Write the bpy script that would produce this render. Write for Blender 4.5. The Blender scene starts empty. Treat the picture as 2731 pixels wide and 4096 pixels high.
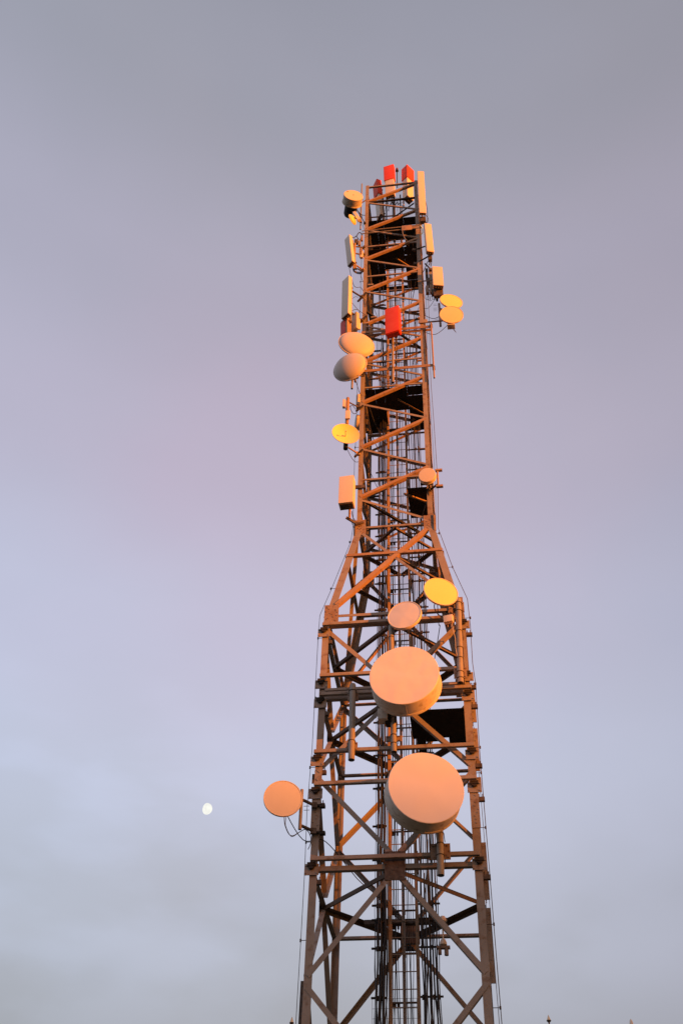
import bpy, bmesh, math, random
from mathutils import Vector, Matrix, Euler
random.seed(7)
R = math.radians
scene = bpy.context.scene
COL = scene.collection

# ------------------------------------------------------------------ camera
F_PX, TILT, ROLL = 4103.42, 0.782186, 0.041639      # 2731 x 4096 pixel camera
CX, CY, CAMZ = 1365.5, 2048.0, 1.6
XC, YC, PSI = 1.66968, 21.6138, -0.160011           # tower axis and heading
_F = Vector((0, math.cos(TILT), math.sin(TILT)))
_U = Vector((0, -math.sin(TILT), math.cos(TILT)))
_X = Vector((1, 0, 0))
CR = _X*math.cos(ROLL) + _U*math.sin(ROLL)
CU = -_X*math.sin(ROLL) + _U*math.cos(ROLL)
cam_data = bpy.data.cameras.new('camera')
cam = bpy.data.objects.new('camera', cam_data); COL.objects.link(cam)
M = Matrix((CR, CU, -_F)).transposed().to_4x4()
M.translation = Vector((0, 0, CAMZ)); cam.matrix_world = M
cam_data.sensor_fit = 'VERTICAL'; cam_data.sensor_height = 36.0
cam_data.lens = 36.0*F_PX/4096.0
cam_data.clip_start = 0.1; cam_data.clip_end = 20000
scene.camera = cam

def ray(x, y):
    return _F + CR*((x-CX)/F_PX) - CU*((y-CY)/F_PX)
TM = Matrix.Translation((XC, YC, 0)) @ Matrix.Rotation(PSI, 4, 'Z')   # tower local -> world
TI = TM.inverted()
def L(x, y, v=None, z=None, u=None):
    """photo point -> tower coordinates (u right, v back, z up) on a plane of the tower"""
    o = TI @ Vector((0, 0, CAMZ)); d = TI.to_3x3() @ ray(x, y)
    if v is not None: t = (v-o.y)/d.y
    elif z is not None: t = (z-o.z)/d.z
    else: t = (u-o.x)/d.x
    return o + d*t
def W(p): return TM @ Vector(p)

# ------------------------------------------------------------------ materials
def nodes(name):
    m = bpy.data.materials.new(name); m.use_nodes = True
    nt = m.node_tree; b = nt.nodes['Principled BSDF']
    return m, nt, b
def N(nt, typ, **kw):
    n = nt.nodes.new(typ)
    for k, v in kw.items(): setattr(n, k, v)
    return n
def mat(name, c1, c2=None, rough=0.6, metal=0.0, scale=4.0, detail=8.0, lo=0.4, hi=0.65, bump=0.0, bscale=40, c3=None, spec=0.4, streak=False):
    m, nt, b = nodes(name)
    b.inputs['Roughness'].default_value = rough
    b.inputs['Metallic'].default_value = metal
    b.inputs['Specular IOR Level'].default_value = spec
    if c2 is None: c2 = tuple(x*0.85 for x in c1)
    tc = N(nt, 'ShaderNodeTexCoord'); mp = N(nt, 'ShaderNodeMapping')
    nt.links.new(tc.outputs['Object'], mp.inputs['Vector'])
    if streak: mp.inputs['Scale'].default_value = (1, 1, 0.18)
    no = N(nt, 'ShaderNodeTexNoise'); no.inputs['Scale'].default_value = scale
    no.inputs['Detail'].default_value = detail; no.inputs['Roughness'].default_value = 0.62
    nt.links.new(mp.outputs[0], no.inputs['Vector'])
    cr = N(nt, 'ShaderNodeValToRGB')
    cr.color_ramp.elements[0].position = lo; cr.color_ramp.elements[1].position = hi
    cr.color_ramp.elements[0].color = (*c1, 1); cr.color_ramp.elements[1].color = (*c2, 1)
    nt.links.new(no.outputs['Fac'], cr.inputs['Fac'])
    out = cr.outputs['Color']
    if c3:
        n2 = N(nt, 'ShaderNodeTexNoise'); n2.inputs['Scale'].default_value = scale*3.1; n2.inputs['Detail'].default_value = 6
        nt.links.new(tc.outputs['Object'], n2.inputs['Vector'])
        r2 = N(nt, 'ShaderNodeValToRGB'); r2.color_ramp.elements[0].position = 0.56; r2.color_ramp.elements[1].position = 0.68
        nt.links.new(n2.outputs['Fac'], r2.inputs['Fac'])
        mx = N(nt, 'ShaderNodeMix'); mx.data_type = 'RGBA'
        nt.links.new(r2.outputs['Color'], mx.inputs['Factor']); nt.links.new(out, mx.inputs['A'])
        mx.inputs['B'].default_value = (*c3, 1); out = mx.outputs['Result']
    nt.links.new(out, b.inputs['Base Color'])
    mr = N(nt, 'ShaderNodeMapRange'); mr.inputs['To Min'].default_value = max(0.05, rough-0.12); mr.inputs['To Max'].default_value = min(1, rough+0.15)
    nt.links.new(no.outputs['Fac'], mr.inputs['Value']); nt.links.new(mr.outputs[0], b.inputs['Roughness'])
    if bump:
        n3 = N(nt, 'ShaderNodeTexNoise'); n3.inputs['Scale'].default_value = bscale; n3.inputs['Detail'].default_value = 4
        nt.links.new(tc.outputs['Object'], n3.inputs['Vector'])
        bp = N(nt, 'ShaderNodeBump'); bp.inputs['Strength'].default_value = bump; bp.inputs['Distance'].default_value = 0.01
        nt.links.new(n3.outputs['Fac'], bp.inputs['Height']); nt.links.new(bp.outputs[0], b.inputs['Normal'])
    return m
STEEL = mat('weathered_steel', (.33, .285, .255), (.26, .215, .185), .62, .0, 1.6, 9, .35, .7, .2, 30, c3=(.21, .14, .10))
HEAVY = mat('brown_steel', (.40, .27, .17), (.32, .20, .12), .62, .0, 2.2, 9, .35, .7, .2, 30, c3=(.22, .14, .09))
GUSS = mat('rusty_plate', (.32, .25, .21), (.25, .17, .13), .75, 0, 5, 8, .4, .6, .3, 50, c3=(.16, .09, .06))
PIPE = mat('galvanised_pipe', (.33, .295, .26), (.25, .22, .19), .5, .15, 3, 8, .35, .7, .15, 60)
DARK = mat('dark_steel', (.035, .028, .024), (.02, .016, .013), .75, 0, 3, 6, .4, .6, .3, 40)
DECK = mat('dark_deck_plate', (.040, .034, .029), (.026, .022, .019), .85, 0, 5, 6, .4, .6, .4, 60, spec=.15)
BRKT = mat('grimy_shaded_bracket', (.13, .10, .085), (.07, .05, .04), .7, 0, 9, 6, .4, .6, .3, 60)
CREAM = mat('cream_radome', (.80, .70, .60), (.73, .62, .52), .5, 0, 1.3, 5, .3, .75, .04, 90, streak=True)
GREYR = mat('grey_radome', (.60, .56, .50), (.52, .48, .43), .5, 0, 1.6, 5, .3, .75, .04, 90, streak=True)
YELL = mat('pale_yellow_radome', (.84, .82, .30), (.80, .76, .27), .45, 0, 1.3, 5, .3, .75, .03, 90)
PINK = mat('white_membrane', (.82, .77, .78), (.77, .71, .72), .5, 0, .9, 4, .3, .75, .0)
nt_ = PINK.node_tree; tc_ = N(nt_, 'ShaderNodeTexCoord'); nz_ = N(nt_, 'ShaderNodeTexNoise'); nz_.inputs['Scale'].default_value = 1.7; nz_.inputs['Detail'].default_value = 1.5
bp_ = N(nt_, 'ShaderNodeBump'); bp_.inputs['Strength'].default_value = .5; bp_.inputs['Distance'].default_value = .09
nt_.links.new(tc_.outputs['Object'], nz_.inputs['Vector']); nt_.links.new(nz_.outputs['Fac'], bp_.inputs['Height']); nt_.links.new(bp_.outputs[0], nt_.nodes['Principled BSDF'].inputs['Normal'])
SHROUD = mat('stained_shroud', (.74, .66, .58), (.64, .56, .47), .55, 0, 2.2, 8, .35, .75, .1, 60, c3=(.50, .41, .33))
RED = mat('red_shroud', (.92, .075, .008), (.82, .05, .008), .6, 0, 3, 5, .3, .75, .05, 80)
DRED = mat('faded_red', (.72, .05, .03), (.60, .04, .025), .5, 0, 3, 5, .3, .75, .05, 80)
CABLE = mat('black_cable', (.022, .019, .022), (.03, .026, .028), .5, 0, 8, 4)
WIRE = mat('brown_wire', (.10, .07, .06), (.06, .045, .04), .5, 0, 8, 4)
IVORY = mat('ivory_radome', (.84, .76, .42), (.80, .70, .38), .45, 0, 1.3, 5, .3, .75, .03, 90)
DOME = mat('dome_radome', (.70, .61, .57), (.62, .54, .50), .5, 0, 1.6, 5, .3, .75, .03, 90)
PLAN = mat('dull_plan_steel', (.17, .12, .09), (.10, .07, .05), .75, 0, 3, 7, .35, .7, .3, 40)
WHITE = mat('white_membrane_clean', (.93, .84, .86), (.88, .79, .81), .5, 0, .9, 4, .3, .75, .0)
w_ = WHITE.node_tree; a_ = N(w_, 'ShaderNodeTexCoord'); b_ = N(w_, 'ShaderNodeTexNoise'); b_.inputs['Scale'].default_value = 1.25; b_.inputs['Detail'].default_value = .6
c_ = N(w_, 'ShaderNodeBump'); c_.inputs['Strength'].default_value = .55; c_.inputs['Distance'].default_value = .12
w_.links.new(a_.outputs['Object'], b_.inputs['Vector']); w_.links.new(b_.outputs['Fac'], c_.inputs['Height']); w_.links.new(c_.outputs[0], w_.nodes['Principled BSDF'].inputs['Normal'])
LAMPR = mat('lamp_glass', (.20, .03, .03), (.12, .02, .02), .2, 0, 5, 3)
TIPLIT = mat('warm_lit_tip', (.80, .66, .45), (.70, .55, .36), .6, 0, 8, 5, .35, .65, .1, 50)  # base colour brightened to imitate warm light on the shaded post tips
MARK = mat('dark_print', (.12, .06, .04), (.09, .05, .03), .6)

# ------------------------------------------------------------------ mesh building
class MB:
    def __init__(s): s.v = []; s.f = []
    def add(s, vs, fs):
        o = len(s.v); s.v += [tuple(x) for x in vs]; s.f += [tuple(i+o for i in f) for f in fs]; return s
    def box(s, c, X, Y, Z):                       # centre and half axes
        c, X, Y, Z = map(Vector, (c, X, Y, Z))
        vs = [c+X*a+Y*b+Z*d for d in (-1, 1) for b in (-1, 1) for a in (-1, 1)]
        fs = [(0, 2, 3, 1), (4, 5, 7, 6), (0, 1, 5, 4), (2, 6, 7, 3), (0, 4, 6, 2), (1, 3, 7, 5)]
        if X.cross(Y).dot(Z) < 0: fs = [f[::-1] for f in fs]
        return s.add(vs, fs)
    def abox(s, x0, x1, y0, y1, z0, z1):
        return s.box(((x0+x1)/2, (y0+y1)/2, (z0+z1)/2), ((x1-x0)/2, 0, 0), (0, (y1-y0)/2, 0), (0, 0, (z1-z0)/2))
    def bar(s, A, B, w, t, ref=(0, 1, 0)):        # w across, t along ref
        A, B, ref = Vector(A), Vector(B), Vector(ref); d = (B-A).normalized()
        n = (ref-d*ref.dot(d)).normalized(); q = d.cross(n)
        return s.box((A+B)/2, q*(w/2), n*(t/2), (B-A)/2)
    def angle(s, A, B, n, w=.08, t=.01, side=1, w2=None):
        """rolled angle: flange in the face plane (outer normal n), second flange inward at one edge"""
        A, B, n = Vector(A), Vector(B), Vector(n); d = (B-A).normalized()
        n = (n-d*n.dot(d)).normalized(); q = n.cross(d)
        w2 = w2 or w
        s.box((A+B)/2, q*(w/2), n*(t/2), (B-A)/2)
        s.box((A+B)/2+q*(side*(w/2-t/2))-n*(t/2+w2/2), q*(t/2), n*(w2/2), (B-A)/2*0.995)
        return s
    def tube(s, pts, r, seg=8, cap=True):
        pts = [Vector(p) for p in pts]; rings = []
        d0 = (pts[1]-pts[0]).normalized()
        a = d0.orthogonal().normalized()
        for i, p in enumerate(pts):
            if i == 0: d = pts[1]-p
            elif i == len(pts)-1: d = p-pts[i-1]
            else: d = (pts[i+1]-p).normalized()+(p-pts[i-1]).normalized()
            if d.length < 1e-9: d = pts[-1]-pts[0]
            d = d.normalized(); a = (a-d*a.dot(d)).normalized(); b = d.cross(a)
            rr = r[i] if isinstance(r, (list, tuple)) else r
            rings.append([p+(a*math.cos(2*math.pi*k/seg)+b*math.sin(2*math.pi*k/seg))*rr for k in range(seg)])
        vs = [q for ring in rings for q in ring]; fs = []
        for i in range(len(pts)-1):
            for k in range(seg):
                k2 = (k+1) % seg
                fs.append((i*seg+k, i*seg+k2, (i+1)*seg+k2, (i+1)*seg+k))
        if cap:
            fs.append(tuple(reversed(range(seg)))); fs.append(tuple((len(pts)-1)*seg+k for k in range(seg)))
        return s.add(vs, fs)
    def lathe(s, prof, seg=64, axis='y', cap0=False, cap1=False):
        """profile of (radius, position along axis); axis 'y' for dishes, 'z' for posts"""
        vs = []; fs = []
        for r, h in prof:
            for k in range(seg):
                a = 2*math.pi*k/seg
                vs.append((r*math.cos(a), h, r*math.sin(a)) if axis == 'y' else (r*math.cos(a), r*math.sin(a), h))
        for i in range(len(prof)-1):
            for k in range(seg):
                k2 = (k+1) % seg; q = (i*seg+k, i*seg+k2, (i+1)*seg+k2, (i+1)*seg+k)
                fs.append(q)
        if cap0: fs.append(tuple(range(seg)))
        if cap1: fs.append(tuple((len(prof)-1)*seg+k for k in range(seg)))
        return s.add(vs, fs)
    def ring(s, c, axis, R0, r, seg=16, ts=6, arc=1.0):
        c, axis = Vector(c), Vector(axis).normalized(); a = axis.orthogonal().normalized(); b = axis.cross(a)
        n = int(seg*arc)+1
        return s.tube([c+(a*math.cos(2*math.pi*i/seg)+b*math.sin(2*math.pi*i/seg))*R0 for i in range(n)], r, ts)
    def bolt(s, c, n, r=.014, h=.014):
        c, n = Vector(c), Vector(n).normalized()
        return s.tube([c, c+n*h], r, 6)
    def xf(s, Mx):
        s.v = [tuple(Mx @ Vector(p)) for p in s.v]; return s
def build(name, mb, m, parent=None, bevel=0.0, segs=2, smooth=True):
    me = bpy.data.meshes.new(name); me.from_pydata(mb.v, [], mb.f); me.update()
    bm = bmesh.new(); bm.from_mesh(me)
    bmesh.ops.recalc_face_normals(bm, faces=bm.faces)
    if bevel:
        bmesh.ops.bevel(bm, geom=[e for e in bm.edges if len(e.link_faces) == 2 and e.calc_face_angle(0) > .6], offset=bevel, segments=segs, affect='EDGES', profile=.6)
    bm.to_mesh(me); bm.free()
    if smooth:
        me.polygons.foreach_set('use_smooth', [True]*len(me.polygons)); me.set_sharp_from_angle(angle=R(34))
    me.materials.append(m)
    o = bpy.data.objects.new(name, me); COL.objects.link(o)
    if parent: o.parent = parent
    return o
def tag(o, label=None, cat=None, group=None, kind=None):
    if label: o['label'] = label
    if cat: o['category'] = cat
    if group: o['group'] = group
    if kind: o['kind'] = kind
    return o
def thing(name, label, cat, Mw, group=None):
    o = bpy.data.objects.new(name, None); o.empty_display_size = .3; COL.objects.link(o)
    o.matrix_world = Mw; tag(o, label, cat, group); o['_m'] = 0; del o['_m']
    return o
def solo(name, label, cat, mb, m, origin, group=None, **kw):
    """a thing that is one mesh; points given in world, origin at its base"""
    origin = Vector(origin); mb.v = [tuple(Vector(p)-origin) for p in mb.v]
    o = build(name, mb, m, None, **kw); o.location = origin
    return tag(o, label, cat, group)
def frame(p, yaw=0.0, pitch=0.0):
    return Matrix.Translation(p) @ Matrix.Rotation(R(yaw), 4, 'Z') @ Matrix.Rotation(-R(pitch), 4, 'X')

# ------------------------------------------------------------------ tower
tower = thing('lattice_tower', 'tall four-legged brown steel lattice tower, narrow above a flared waist', 'tower', TM)
A1, A2, FW = 1.0, 1.6913, .136
ZT, ZF, ZB = 41.42, 21.6, 17.68
def hw(z):
    if z >= ZF: return A1
    if z <= ZB: return A2
    return A2 + (A1-A2)*(z-ZB)/(ZF-ZB)
C1, C2 = A1+FW/2, A2+FW/2
def leg_seg(sx, sy, z0, z1, c0, c1, w=FW, t=.016):
    def prof(c):
        return [(0, 0), (w, 0), (w, t), (t, t), (t, w), (0, w)]
    vs = []
    for z, c in ((z0, c0), (z1, c1)):
        for a, b in prof(c): vs.append((sx*(c-a), sy*(c-b), z))
    n = 6; fs = [(i, (i+1) % n, n+(i+1) % n, n+i) for i in range(n)] + [tuple(range(n)), tuple(range(n, 2*n))]
    return MB().add(vs, fs)
for sx, sy in ((-1, -1), (1, -1), (-1, 1), (1, 1)):
    m1 = leg_seg(sx, sy, ZF, ZT, C1, C1)
    zz = 41.2
    for zb in (38.9, 35.0, 32.9, 27.3, 24.0):        # bolt rows at the splices of the front legs
        for k in range(4):
            m1.bolt((sx*(C1-.05-.04*(k % 2)), sy*C1, zb+.07*k), (0, sy, 0), .012, .01)
    build('leg', m1, STEEL, tower)
    build('leg', leg_seg(sx, sy, ZB, ZF, C2, C1, .19), STEEL, tower)
    m3 = leg_seg(sx, sy, 0.2, ZB, C2, C2, .16)
    build('leg', m3, STEEL, tower)
def fp(face, s, z, a=None, off=0.0):
    """point on a tower face: s in -1..1 along the face (left to right seen from the front; front to back on the side faces)"""
    a = hw(z) if a is None else a
    e = a + off
    if face == 'front': return Vector((s*a, -e, z))
    if face == 'back': return Vector((s*a, e, z))
    if face == 'left': return Vector((-e, s*a, z))
    return Vector((e, s*a, z))
NRM = {'front': (0, -1, 0), 'back': (0, 1, 0), 'left': (-1, 0, 0), 'right': (1, 0, 0)}
def member(name, face, s0, z0, s1, z1, w, low=True, m=STEEL, off=.075, t=.010):
    A, B = fp(face, s0, z0, off=off), fp(face, s1, z1, off=off)
    n = Vector(NRM[face]); d = (B-A).normalized(); q = n.cross(d)
    side = (-1 if q.z > 0 else 1) * (1 if low else -1)
    return build(name, MB().angle(A, B, n, w, t, side), m, tower, smooth=False)
PER = 2.1445
for face in ('front', 'back', 'left', 'right'):
    for k in range(9):
        zr = 41.19 - PER*k - (.03*k if k < 3 else .06); zl = zr - 1.10; zl2 = zl - .10; zr2 = zr-PER+.03
        if k == 8: break
        member('diagonal_brace', face, -1, zl, 1, zr, .09, True, HEAVY, off=.072)
        member('tie_bar', face, -1, zl2, 1, zr2, .075, False, off=.062)
    member('diagonal_brace', face, -1, 22.84, 1, 23.92, .09, True, HEAVY, off=.072)
    member('tie_bar', face, -1, 22.72, 1, 21.72, .075, False, off=.062)
    hz = [41.32, 40.05, 36.6, 34.5, 29.25, 27.9, 23.56, 21.6]
    if face != 'front': hz += [38.72, 32.4, 25.7]
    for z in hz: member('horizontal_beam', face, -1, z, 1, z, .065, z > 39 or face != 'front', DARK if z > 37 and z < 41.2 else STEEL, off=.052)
    # flare: big cross, one mid strut
    member('diagonal_brace', face, -.93, 18.35, .85, 21.32, .115, True, HEAVY, off=.085)
    member('diagonal_brace', face, -.85, 21.3, .93, 18.35, .085, False, off=.066)
    member('horizontal_beam', face, -1.06, 20.34, 1.06, 20.34, .085, True, HEAVY, off=.10)
    member('horizontal_beam', face, -1, ZB+.25, 1, ZB+.25, .08, False, off=.06)
    # lower body: diamonds between levels, horizontals
    for z in (17.62, 15.45, 11.25):
        member('horizontal_beam', face, -1, z, 1, z, .10, True, off=.062)
    for (s0, z0, s1, z1) in ((1, 17.5, .03, 15.72), (.03, 15.3, 1, 13.5), (1, 13.35, .03, 11.5), (.03, 11.1, 1, 9.1), (1, 8.9, .03, 7.0), (.03, 6.6, 1, 4.6), (1, 4.4, 0, 2.4)):
        for q in (-1, 1):
            member('diagonal_brace', face, q*s0, z0, q*s1, z1, .105, q > 0, off=.075)
    for z in (7.0, 2.2): member('horizontal_beam', face, -1, z, 1, z, .09, True, off=.06)
# plan bracing (diamonds seen from below)
for z, w in ((17.6, .15), (15.42, .15), (11.2, .15), (20.3, .11), (21.55, .11), (7.0, .14)):
    a = hw(z)
    P4 = [Vector((0, -a, z)), Vector((a, 0, z)), Vector((0, a, z)), Vector((-a, 0, z))]
    for i in range(4):
        A, B = P4[i], P4[(i+1) % 4]
        mid = (A+B)/2; outw = Vector((mid.x, mid.y, 0)).normalized(); dd = (B-A)/2
        mb = MB().box(mid, outw*(w/2), (0, 0, .005), dd).box(mid+outw*(w/2-.005)-Vector((0, 0, w*.28+.005)), outw*.005, (0, 0, w*.28), dd*.99)
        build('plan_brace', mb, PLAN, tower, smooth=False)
for z, flip in ((32.35, 0), (22.8, 0)):
    q = -1 if flip else 1
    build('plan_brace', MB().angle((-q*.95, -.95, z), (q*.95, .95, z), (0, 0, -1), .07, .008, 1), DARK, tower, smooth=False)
# gusset plates with bolts
def gusset(face, s, z, w, h, off=.088, m=GUSS, bolts=8, rnd=True):
    c = fp(face, s, z, off=off); n = Vector(NRM[face]); q = Vector((0, 0, 1)).cross(n)
    mb = MB().box(c, q*(w/2), n*.006, Vector((0, 0, h/2)))
    for i in range(bolts):
        a = random.uniform(-.42, .42)*w; b = ((i+.5)/bolts-.5)*.86*h
        mb.bolt(c+q*a+Vector((0, 0, b))+n*.006, n, .015, .014)
    return build('gusset_plate', mb, m, tower, smooth=False)
for face in ('front', 'back', 'left', 'right'):
    for s in (-1, 1):
        gusset(face, s*.97, 21.55, .34, .62, bolts=12)
        gusset(face, s*.95, 17.98, .36, .60, bolts=14, off=.095)
        if face == 'front':
            gusset(face, s*1.0, 12.52, .19, 1.0, bolts=11, off=.083, m=STEEL)
    gusset(face, 0, 11.25, .42, .62, bolts=8, off=.09, m=BRKT)  # darker bracket colour paints in the shade on this plate
    gusset(face, 0, 15.5, .36, .40, bolts=6, off=.09, m=BRKT)
# side flange plates that step out from the right front leg
for (ya, yb, x0, x1) in ((2757, 2890, 1898, 1899), (2915, 3085, 1903, 1905), (3110, 3150, 1917, 1918), (3371, 3600, 1937, 1943), (3633, 3935, 1951, 1958)):
    za, zb = L(x0, ya, v=-1.5).z, L(x1, yb, v=-1.5).z
    mb = MB().abox(C2+.004, C2+.105, -1.52, -1.50, zb, za)
    mb.abox(C2-.05, C2+.01, -1.499, -1.48, zb+.1, za-.1)
    for k in range(5): mb.bolt((C2+.05, -1.52, zb+(za-zb)*(k+.5)/5), (0, -1, 0), .012, .012)
    build('flange_plate', mb, STEEL, tower, smooth=False)
for (ya, yb, x0) in ((3098, 3135, 1251), (3925, 4400, 1214)):
    za, zb = L(x0, ya, v=-1.5).z, L(x0, yb, v=-1.5).z
    build('flange_plate', MB().abox(-C2-.10, -C2-.004, -1.52, -1.50, zb, za), BRKT, tower, smooth=False)

# decks: dark plates with a ladder opening
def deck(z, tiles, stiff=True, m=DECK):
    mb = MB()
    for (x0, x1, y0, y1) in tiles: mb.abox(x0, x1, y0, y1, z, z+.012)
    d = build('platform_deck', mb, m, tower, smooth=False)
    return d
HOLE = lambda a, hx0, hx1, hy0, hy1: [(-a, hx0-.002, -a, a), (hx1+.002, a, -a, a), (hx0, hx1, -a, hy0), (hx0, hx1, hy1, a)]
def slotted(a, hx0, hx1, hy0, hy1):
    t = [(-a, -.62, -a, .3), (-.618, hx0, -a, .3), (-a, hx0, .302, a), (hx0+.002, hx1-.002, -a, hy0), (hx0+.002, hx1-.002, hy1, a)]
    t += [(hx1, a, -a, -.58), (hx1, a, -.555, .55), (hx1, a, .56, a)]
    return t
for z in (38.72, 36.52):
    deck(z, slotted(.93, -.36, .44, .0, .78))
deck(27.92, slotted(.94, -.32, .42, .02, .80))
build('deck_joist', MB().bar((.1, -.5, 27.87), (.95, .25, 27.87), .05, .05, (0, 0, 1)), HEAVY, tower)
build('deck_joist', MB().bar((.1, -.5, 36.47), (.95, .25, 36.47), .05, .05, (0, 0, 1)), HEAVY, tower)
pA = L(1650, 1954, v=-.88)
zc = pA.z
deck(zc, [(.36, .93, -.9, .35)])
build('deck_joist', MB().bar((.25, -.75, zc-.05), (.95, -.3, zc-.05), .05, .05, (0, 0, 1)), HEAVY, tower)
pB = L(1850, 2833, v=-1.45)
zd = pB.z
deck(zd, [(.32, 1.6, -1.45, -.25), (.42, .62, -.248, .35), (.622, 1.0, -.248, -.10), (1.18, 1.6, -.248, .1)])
# rows of short lugs at the front legs
for (s, y, x) in ((-1, 1270, 1495), (-1, 1140, 1482)):
    p = L(x, y, v=-.9); build('lug', MB().abox(p.x-.1, p.x+.1, -.93, -.85, p.z-.035, p.z+.035), STEEL, tower)

# antenna support beams clamped across the front
def hbeam(xa, ya, xb, yb, v=-1.90, w=.085, m=STEEL, ext=0.0):
    a, b = L(xa, ya, v=v), L(xb, yb, v=v); z = (a.z+b.z)/2
    mb = MB().abox(a.x, b.x, v-w/2, v+w/2, z-w/2, z+w/2)
    mb.abox(a.x+.5, a.x+.72, v-w/2-.006, v-w/2, z-.02, z+.02)
    build('support_beam', mb, m, tower, bevel=.006, segs=1)
    return z
def clamp(u, z, left=True, m=STEEL):
    mb = MB().abox(u-.15, u+.15, -1.81, -1.795, z-.30, z-.06)
    for q in (-.12, .12):
        for r in (-.26, -.10): mb.bolt((u+q, -1.81, z+r), (0, -1, 0), .016, .02)
    build('beam_clamp', mb, m, tower, smooth=False)
    build('clamp_gap_shadow', MB().abox(u-.09, u+.09, -1.86, -1.812, z-.12, z-.044).tube([(u, -1.85, z-.13), (u, -1.812, z-.15)], .06, 10), DARK, tower)  # dark block stands in for the shadow gap between beam and plate
    mb = MB().abox(u+.05, u+.2, -1.74, -1.66, z-.46, z-.37)
    mb.tube([(u+.08, -1.72, z-.30), (u+.08, -1.72, z-.37)], .012, 6).tube([(u+.16, -1.72, z-.30), (u+.16, -1.72, z-.37)], .012, 6)
    build('beam_clamp', mb, BRKT, tower, smooth=False)
for (xa, ya, xb, yb) in ((1290, 2497, 1790, 2471), (1279, 2701, 1824, 2676), (1278, 2780, 1884, 2745), (1256, 3007, 1896, 2979), (1256, 3135, 1905, 3110), (1241, 3440, 1917, 3410)):
    z = hbeam(xa, ya, xb, yb)
    clamp(-A2-.02, z); clamp(A2+.02, z)
hbeam(1300, 2762, 1860, 2732, v=-1.84, w=.07)

# front channels that carry the thin pole on the right
def hchan(xa, ya, xb, yb, v):
    a, b = L(xa, ya, v=v), L(xb, yb, v=v); z = (a.z+b.z)/2
    mb = MB().abox(a.x, b.x, v-.03, v+.03, z-.008, z+.0).abox(a.x, b.x, v-.032, v-.022, z-.06, z-.009).abox(a.x, b.x, v-.03, v-.02, z+.012, z+.06)
    build('support_channel', mb, HEAVY, tower, smooth=False)
hchan(1445, 1332, 1723, 1308, -1.14); hchan(1434, 1488, 1731, 1463, -1.14)
hchan(1462, 1345, 1723, 1319, -1.04)
# ladder
UL = L(1591.5, 2011, v=.6).x; LW = .295
lad = build('ladder', MB().abox(UL-.03, UL+.03, .60, .615, 3, 40.6).abox(UL-.034, UL-.026, .56, .599, 3, 40.6).abox(UL+.026, UL+.034, .56, .599, 3, 40.6), STEEL, tower, smooth=False)
holes = MB()
z = 3.2
while z < 40.4:
    holes.abox(UL-.012, UL+.012, .592, .599, z, z+.06); z += .18
build('safety_rail_slots', holes, PIPE, lad, smooth=False)
for q in (-1, 1):
    build('rail', MB().angle((UL+q*LW, .58, 3), (UL+q*LW, .58, 40.6), (0, -1, 0), .075, .008, q), HEAVY, lad, smooth=False)
z = 5.0; nr = 0
while z < 40.4 and nr < 99:
    build('rung', MB().tube([(UL-LW, .585, z), (UL+LW, .585, z)], .011, 6), STEEL, lad); z += .36; nr += 1

# cables and their support bars
def cable_path(u, v, z0, z1, amp):
    n = int((z1-z0)/.55)+2; ph = random.uniform(0, 6); ph2 = random.uniform(0, 6); pts = []
    for i in range(n):
        z = z0+(z1-z0)*i/(n-1); k = 1+max(0, min(1, (10.5-z)/2.5))*4.5
        pts.append(W((u+amp*k*math.sin(z*1.9+ph)+.4*amp*math.sin(z*5.1+ph2), v+amp*k*math.cos(z*1.5+ph2), z)))
    return pts
runs = [('left', [(1504, .006), (1512, .018), (1519, .012), (1526, .020), (1533, .012), (1540, .020), (1546, .010), (1550, .008), (1529, .010)], .42, 36.0),
        ('mid', [(1566, .008), (1572, .010), (1578, .012), (1585, .008), (1607, .007), (1614, .009), (1622, .010), (1628, .007), (1635, .007)], .78, 38.0),
        ('right', [(1664, .014), (1676, .010), (1693, .022), (1708, .012), (1716, .016), (1723, .009), (1700, .008), (1684, .008)], .40, 34.5)]
LBL = {'left': ('black feeder cable in the bundle running up left of the tower ladder', 'feeder cables left of the ladder'),
       'mid': ('thin black cable running up between the rails of the tower ladder', 'cables between the ladder rails'),
       'right': ('black feeder cable in the bundle running up right of the tower ladder', 'feeder cables right of the ladder')}
CU_ = {}
for nm, lst, v, ztop in runs:
    CU_[nm] = []
    for i, (x, r) in enumerate(lst):
        u = L(x, 2900, v=v).x; CU_[nm].append(u)
        zt = ztop - random.uniform(0, 5) if i else ztop
        vv = v + random.uniform(-.04, .04)
        pts = cable_path(u, vv, 2.0, zt, .008)
        mb = MB().tube(pts, r, 8)
        solo('feeder_cable', LBL[nm][0], 'cable', mb, CABLE, pts[0], LBL[nm][1])
    if nm != 'mid':
        for k in range(5):       # feeders of the big drums join the bundles lower down
            u = min(CU_[nm])+(max(CU_[nm])-min(CU_[nm]))*(k+.35)/5
            pts = cable_path(u, v+random.uniform(-.08, .08), 2.0, random.uniform(11, 17), random.uniform(.010, .016))
            solo('feeder_cable', LBL[nm][0], 'cable', MB().tube(pts, random.choice((.010, .014, .018)), 8), CABLE, pts[0], LBL[nm][1])
ys = [1222, 1338, 1450, 1575, 1810, 1890, 2058, 2145, 2240, 2335, 2440, 2541, 2650, 2780, 2890, 3022, 3154, 3305, 3440, 3622, 3680, 3794, 3992]
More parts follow.
